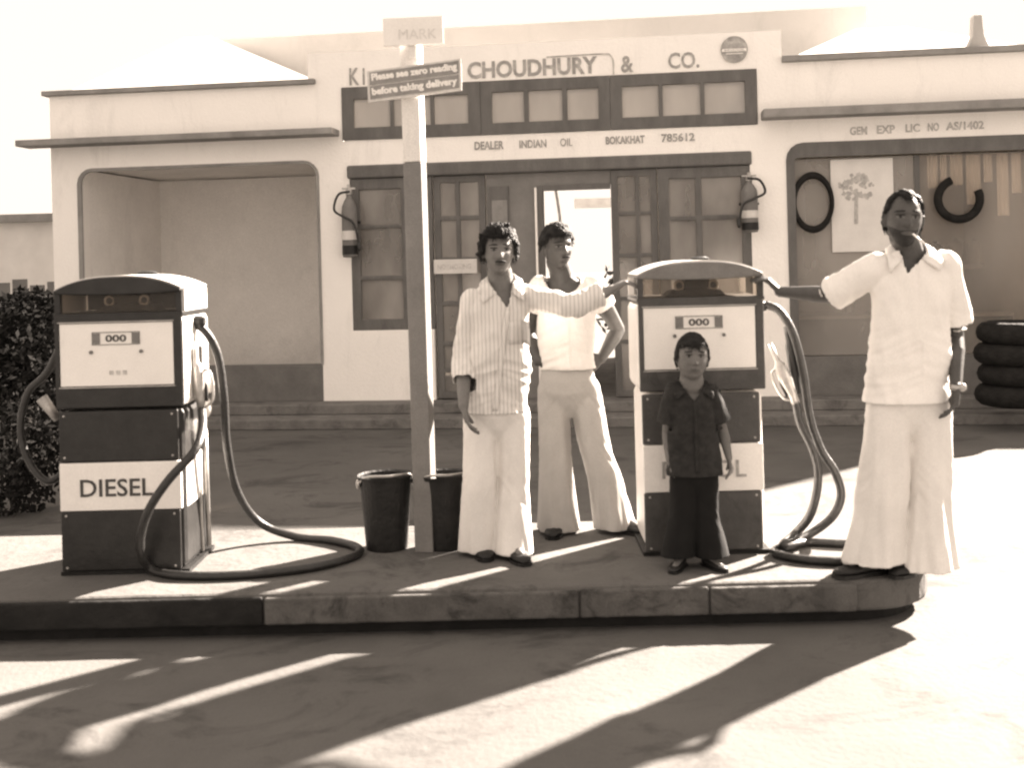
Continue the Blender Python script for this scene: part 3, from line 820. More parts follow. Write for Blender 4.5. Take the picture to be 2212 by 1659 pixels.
def local(e, p): return Vector(p) - Vector(e.location)
def hose(e, pts, r=.021):
    bm = NB(); tube(bm, [local(e, p) for p in spline(pts, 10)], r, 12)
    return obj('hose', bm, 'rubber', e, smooth=True)
def nozzle(e, a, b_, side=Vector((1, 0, 0))):
    """handle from a (spout end) to b_ (hose end)"""
    a, b_ = local(e, a), local(e, b_)
    d = (b_ - a)
    nz = bpy.data.objects.new('nozzle', None)
    bm = NB()
    tube(bm, [a, a + d * .18, a + d * .3, a + d * .36, a + d * .62, a + d * .8, b_], [.012, .013, .014, .03, .034, .024, .022], 14)
    o = obj('nozzle', bm, 'metal', e, smooth=True)
    bm = NB()
    p = side * .055
    tube(bm, spline([a + d * .4, a + d * .42 + p, a + d * .6 + p * 1.25, a + d * .85 + p, a + d * .95], 5), .007, 8)
    obj('lever_guard', bm, 'metal', o, smooth=True)
    bm = NB(); tube(bm, spline([a + d * .45, a + d * .6 + p * .6, a + d * .85 + p * .55], 4), .008, 8); obj('lever', bm, 'black', o, smooth=True)
# diesel hose
zf = IZ + .021
hp = [D(404, 697, 5.54), D(440, 712, 5.56), D(470, 765, 5.6), D(484, 860, 5.62), D(490, 960, 5.65), D(512, 1060, 5.75), D(560, 1128, 5.9)]
fl = [DF(640, 1160, zf), DF(720, 1168, zf), DF(775, 1185, zf), DF(755, 1205, zf), DF(660, 1228, zf), DF(520, 1242, zf), DF(390, 1243, zf)]
hp += fl + [DF(325, 1228, zf + .012), D(303, 1180, 5.22), D(318, 1110, 5.18), D(362, 1040, 5.19), D(420, 975, 5.24), D(437, 925, 5.36), D(436, 885, 5.46)]
hose(pdz, hp)
nozzle(pdz, D(418, 738, 5.5), D(437, 890, 5.47), Vector((1, 0, 0)))
bm = NB(); tube(bm, [local(pdz, D(441, 905, 5.68)), local(pdz, D(452, 1178, 5.68))], .013, 12); tube(bm, [local(pdz, D(427, 905, 5.62)), local(pdz, D(437, 1190, 5.62))], .011, 12)
obj('guide_pipe', bm, 'metal', pdz, smooth=True)
# small bright valve body beside the nozzle
bm = NB(); ellip(bm, local(pdz, D(450, 830, 5.56)), (.03, .03, .045)); ellip(bm, local(pdz, D(446, 880, 5.56)), (.026, .026, .05)); tube(bm, [local(pdz, D(428, 790, 5.56)), local(pdz, D(452, 840, 5.56))], .018, 10)
obj('swivel', bm, 'white', pdz, smooth=True)
# hose looping on the far side of the diesel pump
hp = [Vector((-2.2, 5.5, 1.40)), D(105, 800, 5.55), D(60, 850, 5.55), D(45, 930, 5.55), D(65, 1000, 5.55), D(105, 1040, 5.55), D(150, 1010, 5.6)]
hose(pdz, hp, .018)
bm = NB(); tube(bm, [local(pdz, D(90, 860, 5.5)), local(pdz, D(125, 905, 5.5))], [.03, .02], 10); obj('nozzle', bm, 'metal', pdz, smooth=True)
# petrol hoses
hp = [D(1652, 657, 5.62), D(1683, 672, 5.6), D(1712, 720, 5.58), D(1733, 800, 5.58), D(1748, 900, 5.58), D(1772, 970, 5.57), D(1803, 1020, 5.56), D(1816, 1070, 5.56), D(1798, 1115, 5.56), D(1755, 1150, 5.58), DF(1700, 1178, zf), DF(1672, 1190, zf), DF(1690, 1200, zf), DF(1750, 1210, zf), DF(1830, 1213, zf), DF(1890, 1205, zf)]
hose(ppt, hp)
hp = [D(1718, 868, 5.56), D(1728, 915, 5.55), D(1752, 965, 5.54), D(1765, 1010, 5.545), D(1764, 1060, 5.55), D(1748, 1115, 5.56), D(1715, 1155, 5.6), DF(1690, 1178, zf + .03), DF(1740, 1172, zf), DF(1800, 1174, zf), DF(1850, 1176, zf)]
hose(ppt, hp)
nozzle(ppt, D(1662, 742, 5.62), D(1719, 872, 5.56), Vector((-.8, 0, -.3)))
bm = NB(); tube(bm, spline([local(ppt, D(1700, 705, 5.63)), local(ppt, D(1712, 780, 5.63)), local(ppt, D(1722, 850, 5.62))], 5), [.02] * 3 + [.028] * 5 + [.02] * 3, 10); obj('hose_sleeve', bm, 'rubber', ppt, smooth=True)

# ------------------------------------------------------------------ sign post
b0 = DF(921, 1188, IZ); YP = b0.y
tp = D(893, 100, YP)
e = empty('sign_post', b0, 0, 'tall square post carrying two small boards between the pumps, white at its top', 'sign post')
def lp(x, y, dy=0): return D(x, y, YP + dy) - b0
def post_part(name, ya, yb, m, w=.048):
    bm = NB()
    A = lp(921 - (1188 - ya) * .0305, ya); C_ = lp(921 - (1188 - yb) * .0305, yb)
    vs = []
    for P_ in (A, C_):
        vs.append([bm.verts.new((P_.x + sx * w * .98 + sy * w * .21, sy * w * .98 - sx * w * .21, P_.z)) for sx, sy in ((-1, -1), (1, -1), (1, 1), (-1, 1))])
    for k in range(4): bm.faces.new((vs[0][k], vs[0][(k + 1) % 4], vs[1][(k + 1) % 4], vs[1][k]))
    bm.faces.new(vs[0][::-1]); bm.faces.new(vs[1])
    bmesh.ops.recalc_face_normals(bm, faces=bm.faces[:])
    return obj(name, bm, m, e, bevel=.006)
post_part('post', 1189, 352, 'post_grey'); post_part('post_top', 351, 96, 'post_white', .0475)
bm = NB()
c4 = [lp(797, 160), lp(997, 133), lp(999, 200), lp(800, 226)]
def quad_board(bm, cs, y0, y1):
    prism(bm, [(p.x, p.z) for p in cs], y0, y1)
quad_board(bm, c4, -.090, -.067); bd = obj('board', bm, 'white_board', e)
def lerp4(u, v): return c4[3].lerp(c4[2], u).lerp(c4[0].lerp(c4[1], u), v)
bm = NB(); quad_board(bm, [lerp4(.025, .94), lerp4(.975, .94), lerp4(.975, .54), lerp4(.025, .54)], -.094, -.0905)
quad_board(bm, [lerp4(.025, .50), lerp4(.975, .50), lerp4(.975, .08), lerp4(.025, .08)], -.094, -.0905); obj('sign_field', bm, 'board_grey', bd)
ang = math.atan2((c4[2] - c4[3]).z, (c4[2] - c4[3]).x)
for s_, u0, u1, v0, v1 in (('Please see zero reading', .05, .96, .60, .90), ('before taking delivery', .05, .96, .13, .44)):
    p0, p1, p2 = lerp4(u0, v0), lerp4(u1, v0), lerp4(u0, v1)
    o = put_text('lettering', s_, 'white', bd, p0.x, -.0945, p0.z, (p1 - p0).length, (p2 - p0).length, bold=.05, depth=.002)
    o.rotation_euler = (0, -ang, 0)
bm = NB(); quad_board(bm, [lp(831, 48), lp(958, 42), lp(960, 100), lp(833, 106)], -.090, -.067); bt = obj('top_board', bm, 'white', e)
p0 = lp(865, 92)
o = put_text('lettering', 'MARK', 'faintest', bt, p0.x, -.0915, p0.z, .19, .05, bold=0, depth=.001)
bm = NB(); box(bm, lp(893, 120).x - .02, lp(893, 120).x + .02, -.066, -.040, lp(893, 130).z, lp(893, 60).z); obj('bracket', bm, 'post_white', e)

# ------------------------------------------------------------------ sand buckets
def bucket(x, yb, label, rt, rb, h):
    p = DF(x, yb, IZ)
    e = empty('fire_bucket', p, .3, label, 'bucket', 'fire buckets by the post')
    bm = NB(); lathe(bm, [(rb * .94, .012), (rb, 0), (rb * 1.02, .01), (rt, h), (rt + .012, h + .008), (rt + .008, h - .012), (rt - .012, h - .012), (rb * .93, .03), (.002, .03)], 32)
    obj('pail', bm, 'black', e, smooth=False)
    bm = NB(); lathe(bm, [(.002, h - .05), (rt * .93, h - .055), (rt * .92, h - .06), (.002, h - .062)], 24); obj('sand', bm, 'step', e)
    bm = NB(); tube(bm, spline([(-rt - .012, 0, h - .03), (-rt * .8, -.08, h + .015), (0, -.12, h + .02), (rt * .8, -.08, h + .015), (rt + .012, 0, h - .03)], 6), .006, 8)
    for s_ in (-1, 1): ellip(bm, (s_ * (rt + .01), 0, h - .03), (.012, .02, .025))
    obj('handle', bm, 'metal', e, smooth=True)
bucket(836, 1183, 'black bucket standing left of the sign post', .132, .105, .37)
bucket(962, 1181, 'black bucket standing between the sign post and the man in the striped shirt', .130, .105, .37)

#PEOPLE
# ------------------------------------------------------------------ people
def remesh(bm, voxel, smooth=2, fac=.5):
    me = bpy.data.meshes.new('tmp'); bm.to_mesh(me); bm.free()
    o = bpy.data.objects.new('tmp', me); COL.objects.link(o)
    r = o.modifiers.new('r', 'REMESH'); r.mode = 'VOXEL'; r.voxel_size = voxel; r.adaptivity = 0
    if smooth:
        s_ = o.modifiers.new('s', 'SMOOTH'); s_.iterations = smooth; s_.factor = fac
    dg = bpy.context.evaluated_depsgraph_get()
    out = bpy.data.meshes.new_from_object(o.evaluated_get(dg))
    bpy.data.objects.remove(o); bpy.data.meshes.remove(me)
    return out
def coords(me):
    a = np.empty(len(me.vertices) * 3); me.vertices.foreach_get('co', a); return a.reshape(-1, 3)
def normals(me):
    a = np.empty(len(me.vertices) * 3); me.vertices.foreach_get('normal', a); return a.reshape(-1, 3)
def fold(me, fn):
    co, no = coords(me), normals(me)
    d = np.array([fn(c) for c in co])
    me.vertices.foreach_set('co', (co + no * d[:, None]).ravel()); me.update()
def cut(me, keep):
    """drop the faces whose centre fails keep(c)"""
    bm = bmesh.new(); bm.from_mesh(me)
    dead = [f for f in bm.faces if not keep(f.calc_center_median())]
    bmesh.ops.delete(bm, geom=dead, context='FACES')
    return bm
def shade(o):
    for p in o.data.polygons: p.use_smooth = True
    return o
def head_bm(bm, c, k=1.0, yaw=0.0, tilt=0.0, roll=0.0, round_=0.0, jaw=.30):
    """a head with brow, sockets, nose, lips, chin and ears; looks along -Y before turning; k=1 is 0.235 m tall"""
    hx, hy, hz = .074 * (1 + round_ * .12), .094, .117
    R = Matrix.Rotation(yaw, 3, 'Z') @ Matrix.Rotation(tilt, 3, 'X') @ Matrix.Rotation(roll, 3, 'Y')
    nu, nv = 84, 64
    def E(v): return math.exp(-v)
    ring = []
    for j in range(nv + 1):
        th = math.pi * j / nv; row = []
        for i in range(nu):
            ph = 2 * math.pi * i / nu
            dx, dy, dz = math.sin(th) * math.sin(ph), -math.sin(th) * math.cos(ph), math.cos(th)
            w = 1 - (jaw - round_ * .1) * max(0, -dz) ** 1.3 + .03 * max(0, dz)
            x = hx * math.copysign(abs(dx) ** .92, dx) * w; z = hz * dz
            y = hy * dy
            if dy > 0 and dz < -.2: y *= 1 - .35 * (-dz - .2)
            if dz < -.3: y -= .012 * (-dz - .3)
            if dy < 0:
                f = min(1, -dy * 2.2)
                g = 0
                if -.045 < z < .03:
                    t_ = (.03 - z) / .058
                    g = (t_ if t_ < 1 else max(0, 1 - (t_ - 1) / .16)); g = g * g * (3 - 2 * g) if g < 1 else 1
                y -= f * .026 * g * E((x / (.008 + .006 * g)) ** 2)
                y += f * .010 * E(((abs(x) - .031) / .017) ** 2 + ((z - .010) / .012) ** 2)
                y -= f * .006 * E(((z - .031) / .008) ** 2 + (x / .055) ** 4)
                y -= f * .005 * E(((abs(x) - .042) / .018) ** 2 + ((z + .022) / .02) ** 2)
                y -= f * .007 * E((x / .024) ** 2 + ((z + .060) / .013) ** 2)
                y += f * .004 * E((x / .022) ** 2 + ((z + .060) / .0035) ** 2)
                y += f * .004 * E((x / .03) ** 2 + ((z + .080) / .007) ** 2)
                y -= f * .009 * E((x / .022) ** 2 + ((z + .100) / .014) ** 2)
            row.append(bm.verts.new(Vector(c) + R @ (Vector((x, y, z)) * k)))
        ring.append(row)
    fs = []
    for j in range(nv):
        for i in range(nu):
            a, b, c_, d = ring[j][i], ring[j][(i + 1) % nu], ring[j + 1][(i + 1) % nu], ring[j + 1][i]
            fs.append(bm.faces.new((a, b, c_, d)))
    bmesh.ops.remove_doubles(bm, verts=[v for r in ring for v in r], dist=1e-5)
    for s in (-1, 1):
        ellip(bm, Vector(c) + R @ (Vector((s * .077, .012, -.004)) * k), (.012 * k, .020 * k, .033 * k), 12, 10, R @ Matrix.Rotation(s * .35, 3, 'Z'))
    return R
def rings_bm(bm, rows, seg=28, e=2.3):
    """rows of (cx, cy, cz, rx, ry [, tilt z per x]) horizontal rings, superellipse"""
    prev = None; rs = []
    for r in rows:
        cx, cy, cz, rx, ry = r[:5]; sl = r[5] if len(r) > 5 else 0
        vv = []
        for k in range(seg):
            a = 2 * math.pi * k / seg; ca, sa = math.cos(a), math.sin(a)
            x = rx * math.copysign(abs(ca) ** (2 / e), ca); y = ry * math.copysign(abs(sa) ** (2 / e), sa)
            vv.append(bm.verts.new((cx + x, cy + y, cz + sl * x)))
        rs.append(vv)
    fs = []
    for i in range(len(rs) - 1):
        for k in range(seg): fs.append(bm.faces.new((rs[i][k], rs[i][(k + 1) % seg], rs[i + 1][(k + 1) % seg], rs[i + 1][k])))
    fs.append(bm.faces.new(rs[0][::-1])); fs.append(bm.faces.new(rs[-1]))
    bmesh.ops.recalc_face_normals(bm, faces=fs)
def limb(bm, pts, rads, n=6, seg=16):
    P = spline(pts, n); rr = []
    m = len(rads) - 1
    for i in range(len(P)):
        t_ = i / (len(P) - 1) * m; a = min(int(t_), m - 1); f = t_ - a
        r0, r1 = rads[a], rads[a + 1]
        if isinstance(r0, tuple): rr.append((r0[0] * (1 - f) + r1[0] * f, r0[1] * (1 - f) + r1[1] * f))
        else: rr.append(r0 * (1 - f) + r1 * f)
    tube(bm, P, rr, seg)
    for p, r in ((P[0], rr[0]), (P[-1], rr[-1])):
        q = r if not isinstance(r, tuple) else min(r)
        ellip(bm, p, (q * .98,) * 3, 14, 10)
def hand_bm(bm, wrist, fdir, pnorm, side, k=1.0, curl=.35, spread=.12):
    """palm + five fingers. fdir: towards the fingertips, pnorm: out of the palm, side: towards the thumb (+1/-1 of fdir x pnorm)"""
    f = Vector(fdir).normalized(); p = Vector(pnorm); p = (p - f * p.dot(f)).normalized(); s = f.cross(p).normalized() * side
    w = Vector(wrist)
    L = .085 * k
    tube(bm, [w - f * .02 * k, w, w + f * L * .5, w + f * L * .95], [(.024 * k, .018 * k), (.027 * k, .017 * k), (.040 * k, .016 * k), (.038 * k, .012 * k)], 14) if abs(s.dot(frame_of(f)[0])) > .5 else \
        tube(bm, [w - f * .02 * k, w, w + f * L * .5, w + f * L * .95], [(.018 * k, .024 * k), (.017 * k, .027 * k), (.016 * k, .040 * k), (.012 * k, .038 * k)], 14)
    for i, (off, ln, rad) in enumerate(((.030, .072, .0088), (.010, .082, .0092), (-.010, .075, .0088), (-.029, .058, .0078))):
        b = w + f * L * .86 + s * off * k
        a = curl * (1 + .12 * i); d = (f + s * spread * (1.2 - .8 * i)).normalized(); q = b; pts = [b - f * .02 * k, b]
        for frac in (.45, .32, .26):
            d = (d * math.cos(a) + p * math.sin(a)).normalized(); q = q + d * ln * k * frac; pts.append(q)
        tube(bm, pts, [rad * k, rad * k, rad * .95 * k, rad * .88 * k, rad * .72 * k], 8); ellip(bm, pts[-1], (rad * .72 * k,) * 3, 8, 6)
    b = w + f * L * .22 + s * .024 * k
    d = (f * .75 + s * .75 + p * .25).normalized()
    pts = [b, b + d * .034 * k]; d = (d + f * .5 + p * .25).normalized(); pts.append(pts[-1] + d * .030 * k); d = (d + f * .2 + p * .2).normalized(); pts.append(pts[-1] + d * .024 * k)
    tube(bm, pts, [.014 * k, .0115 * k, .0100 * k, .008 * k], 9); ellip(bm, pts[-1], (.008 * k,) * 3, 8, 6)

def strands(bm, c, R, k, n, fn, length, rad=.0016, seed=1, lift=.5, curl=.4):
    """short tufts growing out of the scalp"""
    rnd = random.Random(seed)
    made = 0
    while made < n:
        th, ph = math.acos(rnd.uniform(-.6, 1)), rnd.uniform(0, 2 * math.pi)
        d = Vector((math.sin(th) * math.sin(ph), -math.sin(th) * math.cos(ph), math.cos(th)))
        if not fn(d): continue
        made += 1
        p = Vector((d.x * .082, d.y * .101, d.z * .122)); t_ = Vector((rnd.gauss(0, 1), rnd.gauss(0, 1) + .6, rnd.gauss(0, 1) - .3)); t_ = (t_ - d * t_.dot(d)).normalized()
        L = length * rnd.uniform(.6, 1.2)
        a = p; b_ = p + (d * lift + t_ * .8) * L * .5; e_ = b_ + (t_ - d * curl) * L * .5
        s_ = d.cross(t_).normalized() * rad * 2.2
        P = [Vector(c) + R @ (q * k) for q in (a - s_, a + s_, b_ + s_ * .8, b_ - s_ * .8, e_)]
        v = [bm.verts.new(q) for q in P]
        bm.faces.new((v[0], v[1], v[2], v[3])); bm.faces.new((v[3], v[2], v[4]))

def person(o0, label, J, head, skin, arms, shirt, trousers, shoes, hairf, sk=1.0):
    """J: joints in world space. Everything is built in world space then moved under the empty."""
    o0 = Vector(o0)
    e = empty('person', o0, 0, label, 'person')
    def fin(name, bm, m, parent=e, mats=None, sm=True):
        me = bm
        if isinstance(bm, bmesh.types.BMesh):
            me = bpy.data.meshes.new(name); bm.to_mesh(me); bm.free()
        co = coords(me) - np.array(o0[:]); me.vertices.foreach_set('co', co.ravel()); me.update()
        me.name = name; me.materials.clear()
        for mm in (mats or [m]): me.materials.append(M[mm])
        if sm:
            for p in me.polygons: p.use_smooth = True
        o = bpy.data.objects.new(name, me); COL.objects.link(o); o.parent = parent
        return o
    V = Vector
    # ---- body: one continuous surface
    bm = NB()
    hc = V(J['head']); k = head.get('k', 1.0) ; R = head_bm(bm, hc, k, head.get('yaw', 0), head.get('tilt', 0), head.get('roll', 0), head.get('round', 0), head.get('jaw', .3))
    nk, ch, pv = V(J['neck']), V(J['chest']), V(J['pelvis'])
    hb = hc + R @ V((0, .018, -.070)) * k
    limb(bm, [hb, hb.lerp(nk, .6), nk + V((0, .005, -.04 * sk))], [.058 * k, .060 * k, .070 * k], 4, 18)
    sL, sR = V(J['shL']), V(J['shR'])
    sw = (sR - sL).length / 2; mid = (sL + sR) / 2
    wst = ch.lerp(pv, .58)
    rows = [(pv.x, pv.y, pv.z - .08 * sk, .10 * sk, .085 * sk), (pv.x, pv.y, pv.z, .135 * sk, .10 * sk), (wst.x, wst.y, wst.z, .118 * sk, .088 * sk),
            (ch.x, ch.y, ch.z, sw * .86, .098 * sk), (mid.x, mid.y, mid.z - .05 * sk, sw * .95, .088 * sk), (mid.x, mid.y, mid.z + .005, sw * .85, .065 * sk), (nk.x, nk.y, nk.z - .012 * sk, .068 * sk, .055 * sk), (nk.x, nk.y, nk.z + .01 * sk, .052 * sk, .048 * sk)]
    rings_bm(bm, rows)
    for sd in ('L', 'R'):
        s_, el, wr = V(J['sh' + sd]), V(J['el' + sd]), V(J['wr' + sd])
        limb(bm, [s_, s_.lerp(el, .5), el], [.050 * sk, .046 * sk, .037 * sk], 5)
        limb(bm, [el, el.lerp(wr, .3), wr], [.037 * sk, .040 * sk, .025 * sk], 5)
        a = arms[sd]
        hand_bm(bm, wr, a['dir'], a['palm'], a['side'], a.get('k', sk), a.get('curl', .3), a.get('spread', .1))
        h, kn, an = V(J['hip' + sd]), V(J['kn' + sd]), V(J['an' + sd])
        limb(bm, [h, h.lerp(kn, .5), kn], [.078 * sk, .068 * sk, .052 * sk], 4)
        limb(bm, [kn, kn.lerp(an, .35), an], [.050 * sk, .050 * sk, .036 * sk], 4)
        fd = V(shoes[sd]); limb(bm, [an, V((an.x, an.y, an.z * .5 + (o0.z + .03) * .5)) + fd * .03 * sk, V((an.x, an.y, o0.z + .038 * sk)) + fd * .10 * sk], [.034 * sk, .034 * sk, .024 * sk], 3)
    me = remesh(bm, .0045 if sk > .8 else .0036, 1, .4)
    # face colouring by place on the head
    nf = len(me.polygons); ce = np.empty(nf * 3); me.polygons.foreach_get('center', ce); ce = ce.reshape(-1, 3)
    Ri = np.array(R.inverted()); q = (ce - np.array(hc[:])) @ Ri.T / k
    x, y, z = q[:, 0], q[:, 1], q[:, 2]; ax = np.abs(x); fr = (y < -.045) & (np.abs(z) < .13)
    mi = np.zeros(nf, int)
    mi[fr & (((ax - .031) / .0155) ** 2 + ((z - .010) / .0075) ** 2 < 1)] = 1
    mi[fr & ((ax - .031) ** 2 + (z - .010) ** 2 < .0062 ** 2)] = 2
    mi[fr & (((ax - .031) / .019) ** 2 + ((z - .0185) / .0035) ** 2 < 1)] = 3
    mi[fr & (((ax - .033) / .021) ** 2 + ((z - .034 + .1 * (ax - .033)) / .0048) ** 2 < 1)] = 3
    mi[fr & ((x / .025) ** 2 + ((z + .060) / .0085) ** 2 < 1)] = 4
    if head.get('dark_jaw'):
        mi[(y < -.015) & (z < -.047 + .5 * np.clip(ax - .035, 0, 1)) & (z > -.135) & (mi == 0)] = 5  # lower face darker than the rest of the skin
    me.polygons.foreach_set('material_index', mi)
    body = fin('body', me, None, e, [skin, 'eye', 'iris', 'brow', 'lip', head.get('dark_jaw', skin)])
    me.polygons.foreach_set('material_index', mi)
    # ---- hair
    bm = NB(); hairf(bm, hc, R, k)
    fin('hair', bm, 'hair')
    # ---- shirt
    T = shirt
    bm = NB()
    g = T.get('ease', .022) * sk
    hem = T['hem']; hz = hem[2]
    hw = T['hemw']
    hl = V(hem)
    rows = [(hl.x, hl.y, hz - .03, hw, T.get('hemd', .125 * sk)), (hl.x, hl.y, hz, hw, T.get('hemd', .125 * sk)),
            (pv.x * .5 + hl.x * .5, pv.y, (pv.z + hz) / 2 + .05, hw * .98, .122 * sk),
            (wst.x, wst.y, wst.z + .02, T.get('waist', hw * .93), .112 * sk), (ch.x, ch.y, ch.z, sw * .90 + g, .118 * sk), (mid.x, mid.y, mid.z - .05 * sk, sw * .96 + g, .105 * sk),
            (mid.x, mid.y, mid.z + .022 * sk, sw * .80 + g, .080 * sk), (nk.x, nk.y, nk.z - .012 * sk, .085 * sk, .068 * sk), (nk.x, nk.y + .004, nk.z + .020 * sk, .063 * sk, .058 * sk)]
    rings_bm(bm, rows, 36, 2.35)
    cuffs = []
    for sd in ('L', 'R'):
        s_, el, wr = V(J['sh' + sd]), V(J['el' + sd]), V(J['wr' + sd])
        tt = T['sleeve' + sd]; r0, r1, r2 = T.get('slr', (.068, .064, .066)); r0 *= sk; r1 *= sk; r2 *= sk
        if tt <= 1:
            end = s_.lerp(el, tt); P = [s_ + (s_ - el).normalized() * .01, s_.lerp(end, .5), end]; rr = [r0, (r0 + r2) / 2, r2]; dr = (el - s_).normalized()
            rr[1] = (r0 + r2) / 2
        else:
            end = el.lerp(wr, tt - 1); P = [s_, s_.lerp(el, .55), el, el.lerp(end, .5), end]; rr = [r0, r1, r1 * .98, r1 * .9, r2]; dr = (wr - el).normalized()
        n_ = 5; Q = spline(P, n_); m_ = len(rr) - 1; RR = []
        for i in range(len(Q)):
            t_ = i / (len(Q) - 1) * m_; a = min(int(t_), m_ - 1); RR.append(rr[a] + (rr[a + 1] - rr[a]) * (t_ - a))
        tube(bm, Q + [end + dr * .015], RR + [RR[-1]], 18)
        ellip(bm, Q[0], (r0,) * 3, 14, 10)
        cuffs.append((end.copy(), dr.copy(), r2, .024 if tt <= 1 else .05))
    me = remesh(bm, .0075 if sk > .8 else .006, 3)
    sd_ = T.get('seed', 1); amp = T.get('amp', .007) * sk
    def fs(c):
        # drag lines run from the shoulders to the waist; gathers at the hem
        u = (c[0] - mid.x); w_ = (c[2] - hz)
        n1 = noise.noise((u * 7 + w_ * 3.5 * (1 if u > 0 else -1), c[1] * 6, w_ * 5 + sd_ * 3.1))
        n2 = noise.noise((u * 20 + w_ * 5, c[1] * 12, w_ * 4 + sd_))
        n3 = noise.noise((c[0] * 9 + 3, c[1] * 9, c[2] * 24 + sd_))
        w2 = math.exp(-((c[2] - wst.z) / (.16 * sk)) ** 2)
        n4 = noise.noise((c[0] * 5 + sd_, c[1] * 5, c[2] * 22 + c[0] * 9 * (1 if u > 0 else -1)))
        return amp * (1.1 * n1 + (.55 - abs(n2)) * .9 + n3 * .12 + (.5 - abs(n4)) * 1.3 * w2)
    fold(me, fs)
    nv0, nv1, nvw = T['vz'][0], T['vz'][1], T['vw']   # V opening: top z, bottom z, half width at the top
    vx = T.get('vx', 0); round_neck = T.get('round_neck', False)
    def keep(c):
        if c.z < hz: return False
        for (en, dr, r2, lim_) in cuffs:
            q_ = c - en
            if q_.dot(dr) > 0 and (q_ - dr * q_.dot(dr)).length < r2 * 1.2 and q_.dot(dr) < lim_: return False
        if (c.z > nk.z - .008 * sk and (V((c.x, c.y, 0)) - V((nk.x, nk.y, 0))).length < .10 * sk) or c.z > nk.z + .012 * sk: return False
        if c.y < nk.y - .01 and c.z > nv1:
            t_ = (c.z - nv1) / (nv0 - nv1)
            xm = nk.x + vx * (1 - t_)
            if round_neck:
                if ((c.x - nk.x) / nvw) ** 2 + ((c.z - nv0) / (nv0 - nv1)) ** 2 < 1: return False
            elif abs(c.x - xm) < nvw * t_: return False
        return True
    bm = cut(me, keep)
    bmesh.ops.smooth_vert(bm, verts=[v for v in bm.verts if v.is_boundary], factor=.5, use_axis_x=True, use_axis_y=True, use_axis_z=True)
    sh = fin('shirt', bm, T['mat'])
    so = sh.modifiers.new('solid', 'SOLIDIFY'); so.thickness = .004; so.offset = -1
    # collar, placket and pocket ride on the shirt surface
    bvh = BVHTree.FromObject(sh, bpy.context.evaluated_depsgraph_get())
    def on(p, lift):
        p = V(p) - o0
        l, n_, i_, d_ = bvh.find_nearest(p)
        if l is None: return p
        if (p - l).dot(n_) < lift or (p - l).length > .03: return l + n_ * lift
        return p
    if not round_neck:
        cs = T.get('collar', 1.0) * sk
        for s in (-1, 1):
            inner = [V((nk.x, nk.y + .062 * sk, nk.z + .030 * sk)), V((nk.x + s * .045 * sk, nk.y + .045 * sk, nk.z + .030 * sk)), V((nk.x + s * .067 * sk, nk.y, nk.z + .020 * sk)),
                     V((nk.x + s * nvw * .95, nk.y - .055 * sk, nv0 - .01 * sk)), V((nk.x + vx * .35 + s * nvw * .68, nk.y - .085 * sk, nv0 - (nv0 - nv1) * .36))]
            outer = [V((nk.x, nk.y + .080 * sk, nk.z - .012 * sk)), V((nk.x + s * .062 * sk, nk.y + .068 * sk, nk.z - .012 * sk)), V((nk.x + s * .105 * sk, nk.y, nk.z - .018 * sk)),
                     V((nk.x + s * (nvw + .055 * cs), nk.y - .075 * sk, nv0 - .045 * sk)), V((nk.x + vx * .3 + s * (nvw * .8 + .058 * cs), nk.y - .11 * sk, nv0 - (nv0 - nv1) * .40 - .045 * cs))]
            I_, O_ = spline(inner, 5), spline(outer, 5)
            bm = NB(); g_ = []
            for a, b_ in zip(I_, O_):
                row = []
                for t_ in (0, .33, .66, 1):
                    p = a.lerp(b_, t_); p = on(p, .006 + .006 * math.sin(t_ * math.pi)) if (t_ > 0) else p - o0
                    row.append(bm.verts.new(p))
                g_.append(row)
            for i in range(len(g_) - 1):
                for j in range(3): bm.faces.new((g_[i][j], g_[i + 1][j], g_[i + 1][j + 1], g_[i][j + 1]))
            bmesh.ops.recalc_face_normals(bm, faces=bm.faces[:])
            c_ = obj('collar', bm, T['mat'], sh, smooth=True); m_ = c_.modifiers.new('s', 'SOLIDIFY'); m_.thickness = .004; m_.offset = 0
        g_ = []
        if T.get('placket', True):
         bm = NB()
         for i in range(24):
             z_ = nv1 + .01 - (nv1 - hz - .012) * i / 23; row = []
             for dx_ in (-.014, 0, .014):
                 t_ = i / 23; xm = (nk.x + vx) * (1 - t_) + hl.x * t_
                 p = V((xm + dx_ * sk, nk.y - .25, z_)) - o0
                 l, n_, _, _ = bvh.ray_cast(p, V((0, 1, 0)))
                 if l is None: l = p + V((0, .13, 0)); n_ = V((0, -1, 0))
                 row.append(bm.verts.new(l + V((0, -.0035, 0))))
             g_.append(row)
         for i in range(23):
             for j in range(2): bm.faces.new((g_[i][j], g_[i][j + 1], g_[i + 1][j + 1], g_[i + 1][j]))
         c_ = obj('placket', bm, T['mat'], sh, smooth=True); m_ = c_.modifiers.new('s', 'SOLIDIFY'); m_.thickness = .003; m_.offset = 0
        if T.get('pocket'):
            px_, pz_ = T['pocket']; bm = NB(); g_ = []
            for i in range(5):
                row = []
                for j in range(5):
                    p = V((px_ - .05 * sk + .10 * sk * j / 4, nk.y - .3, pz_ - .055 * sk + .11 * sk * i / 4)) - o0
                    l, n_, _, _ = bvh.ray_cast(p, V((0, 1, 0)))
                    row.append(bm.verts.new((l if l else p) + V((0, -.004, 0))))
                g_.append(row)
            for i in range(4):
                for j in range(4): bm.faces.new((g_[i][j], g_[i][j + 1], g_[i + 1][j + 1], g_[i + 1][j]))
            c_ = obj('pocket', bm, T['mat'], sh, smooth=True); m_ = c_.modifiers.new('s', 'SOLIDIFY'); m_.thickness = .003; m_.offset = 0
    # ---- trousers
    Q = trousers; bm = NB()
    tw = Q.get('w', .150 * sk)
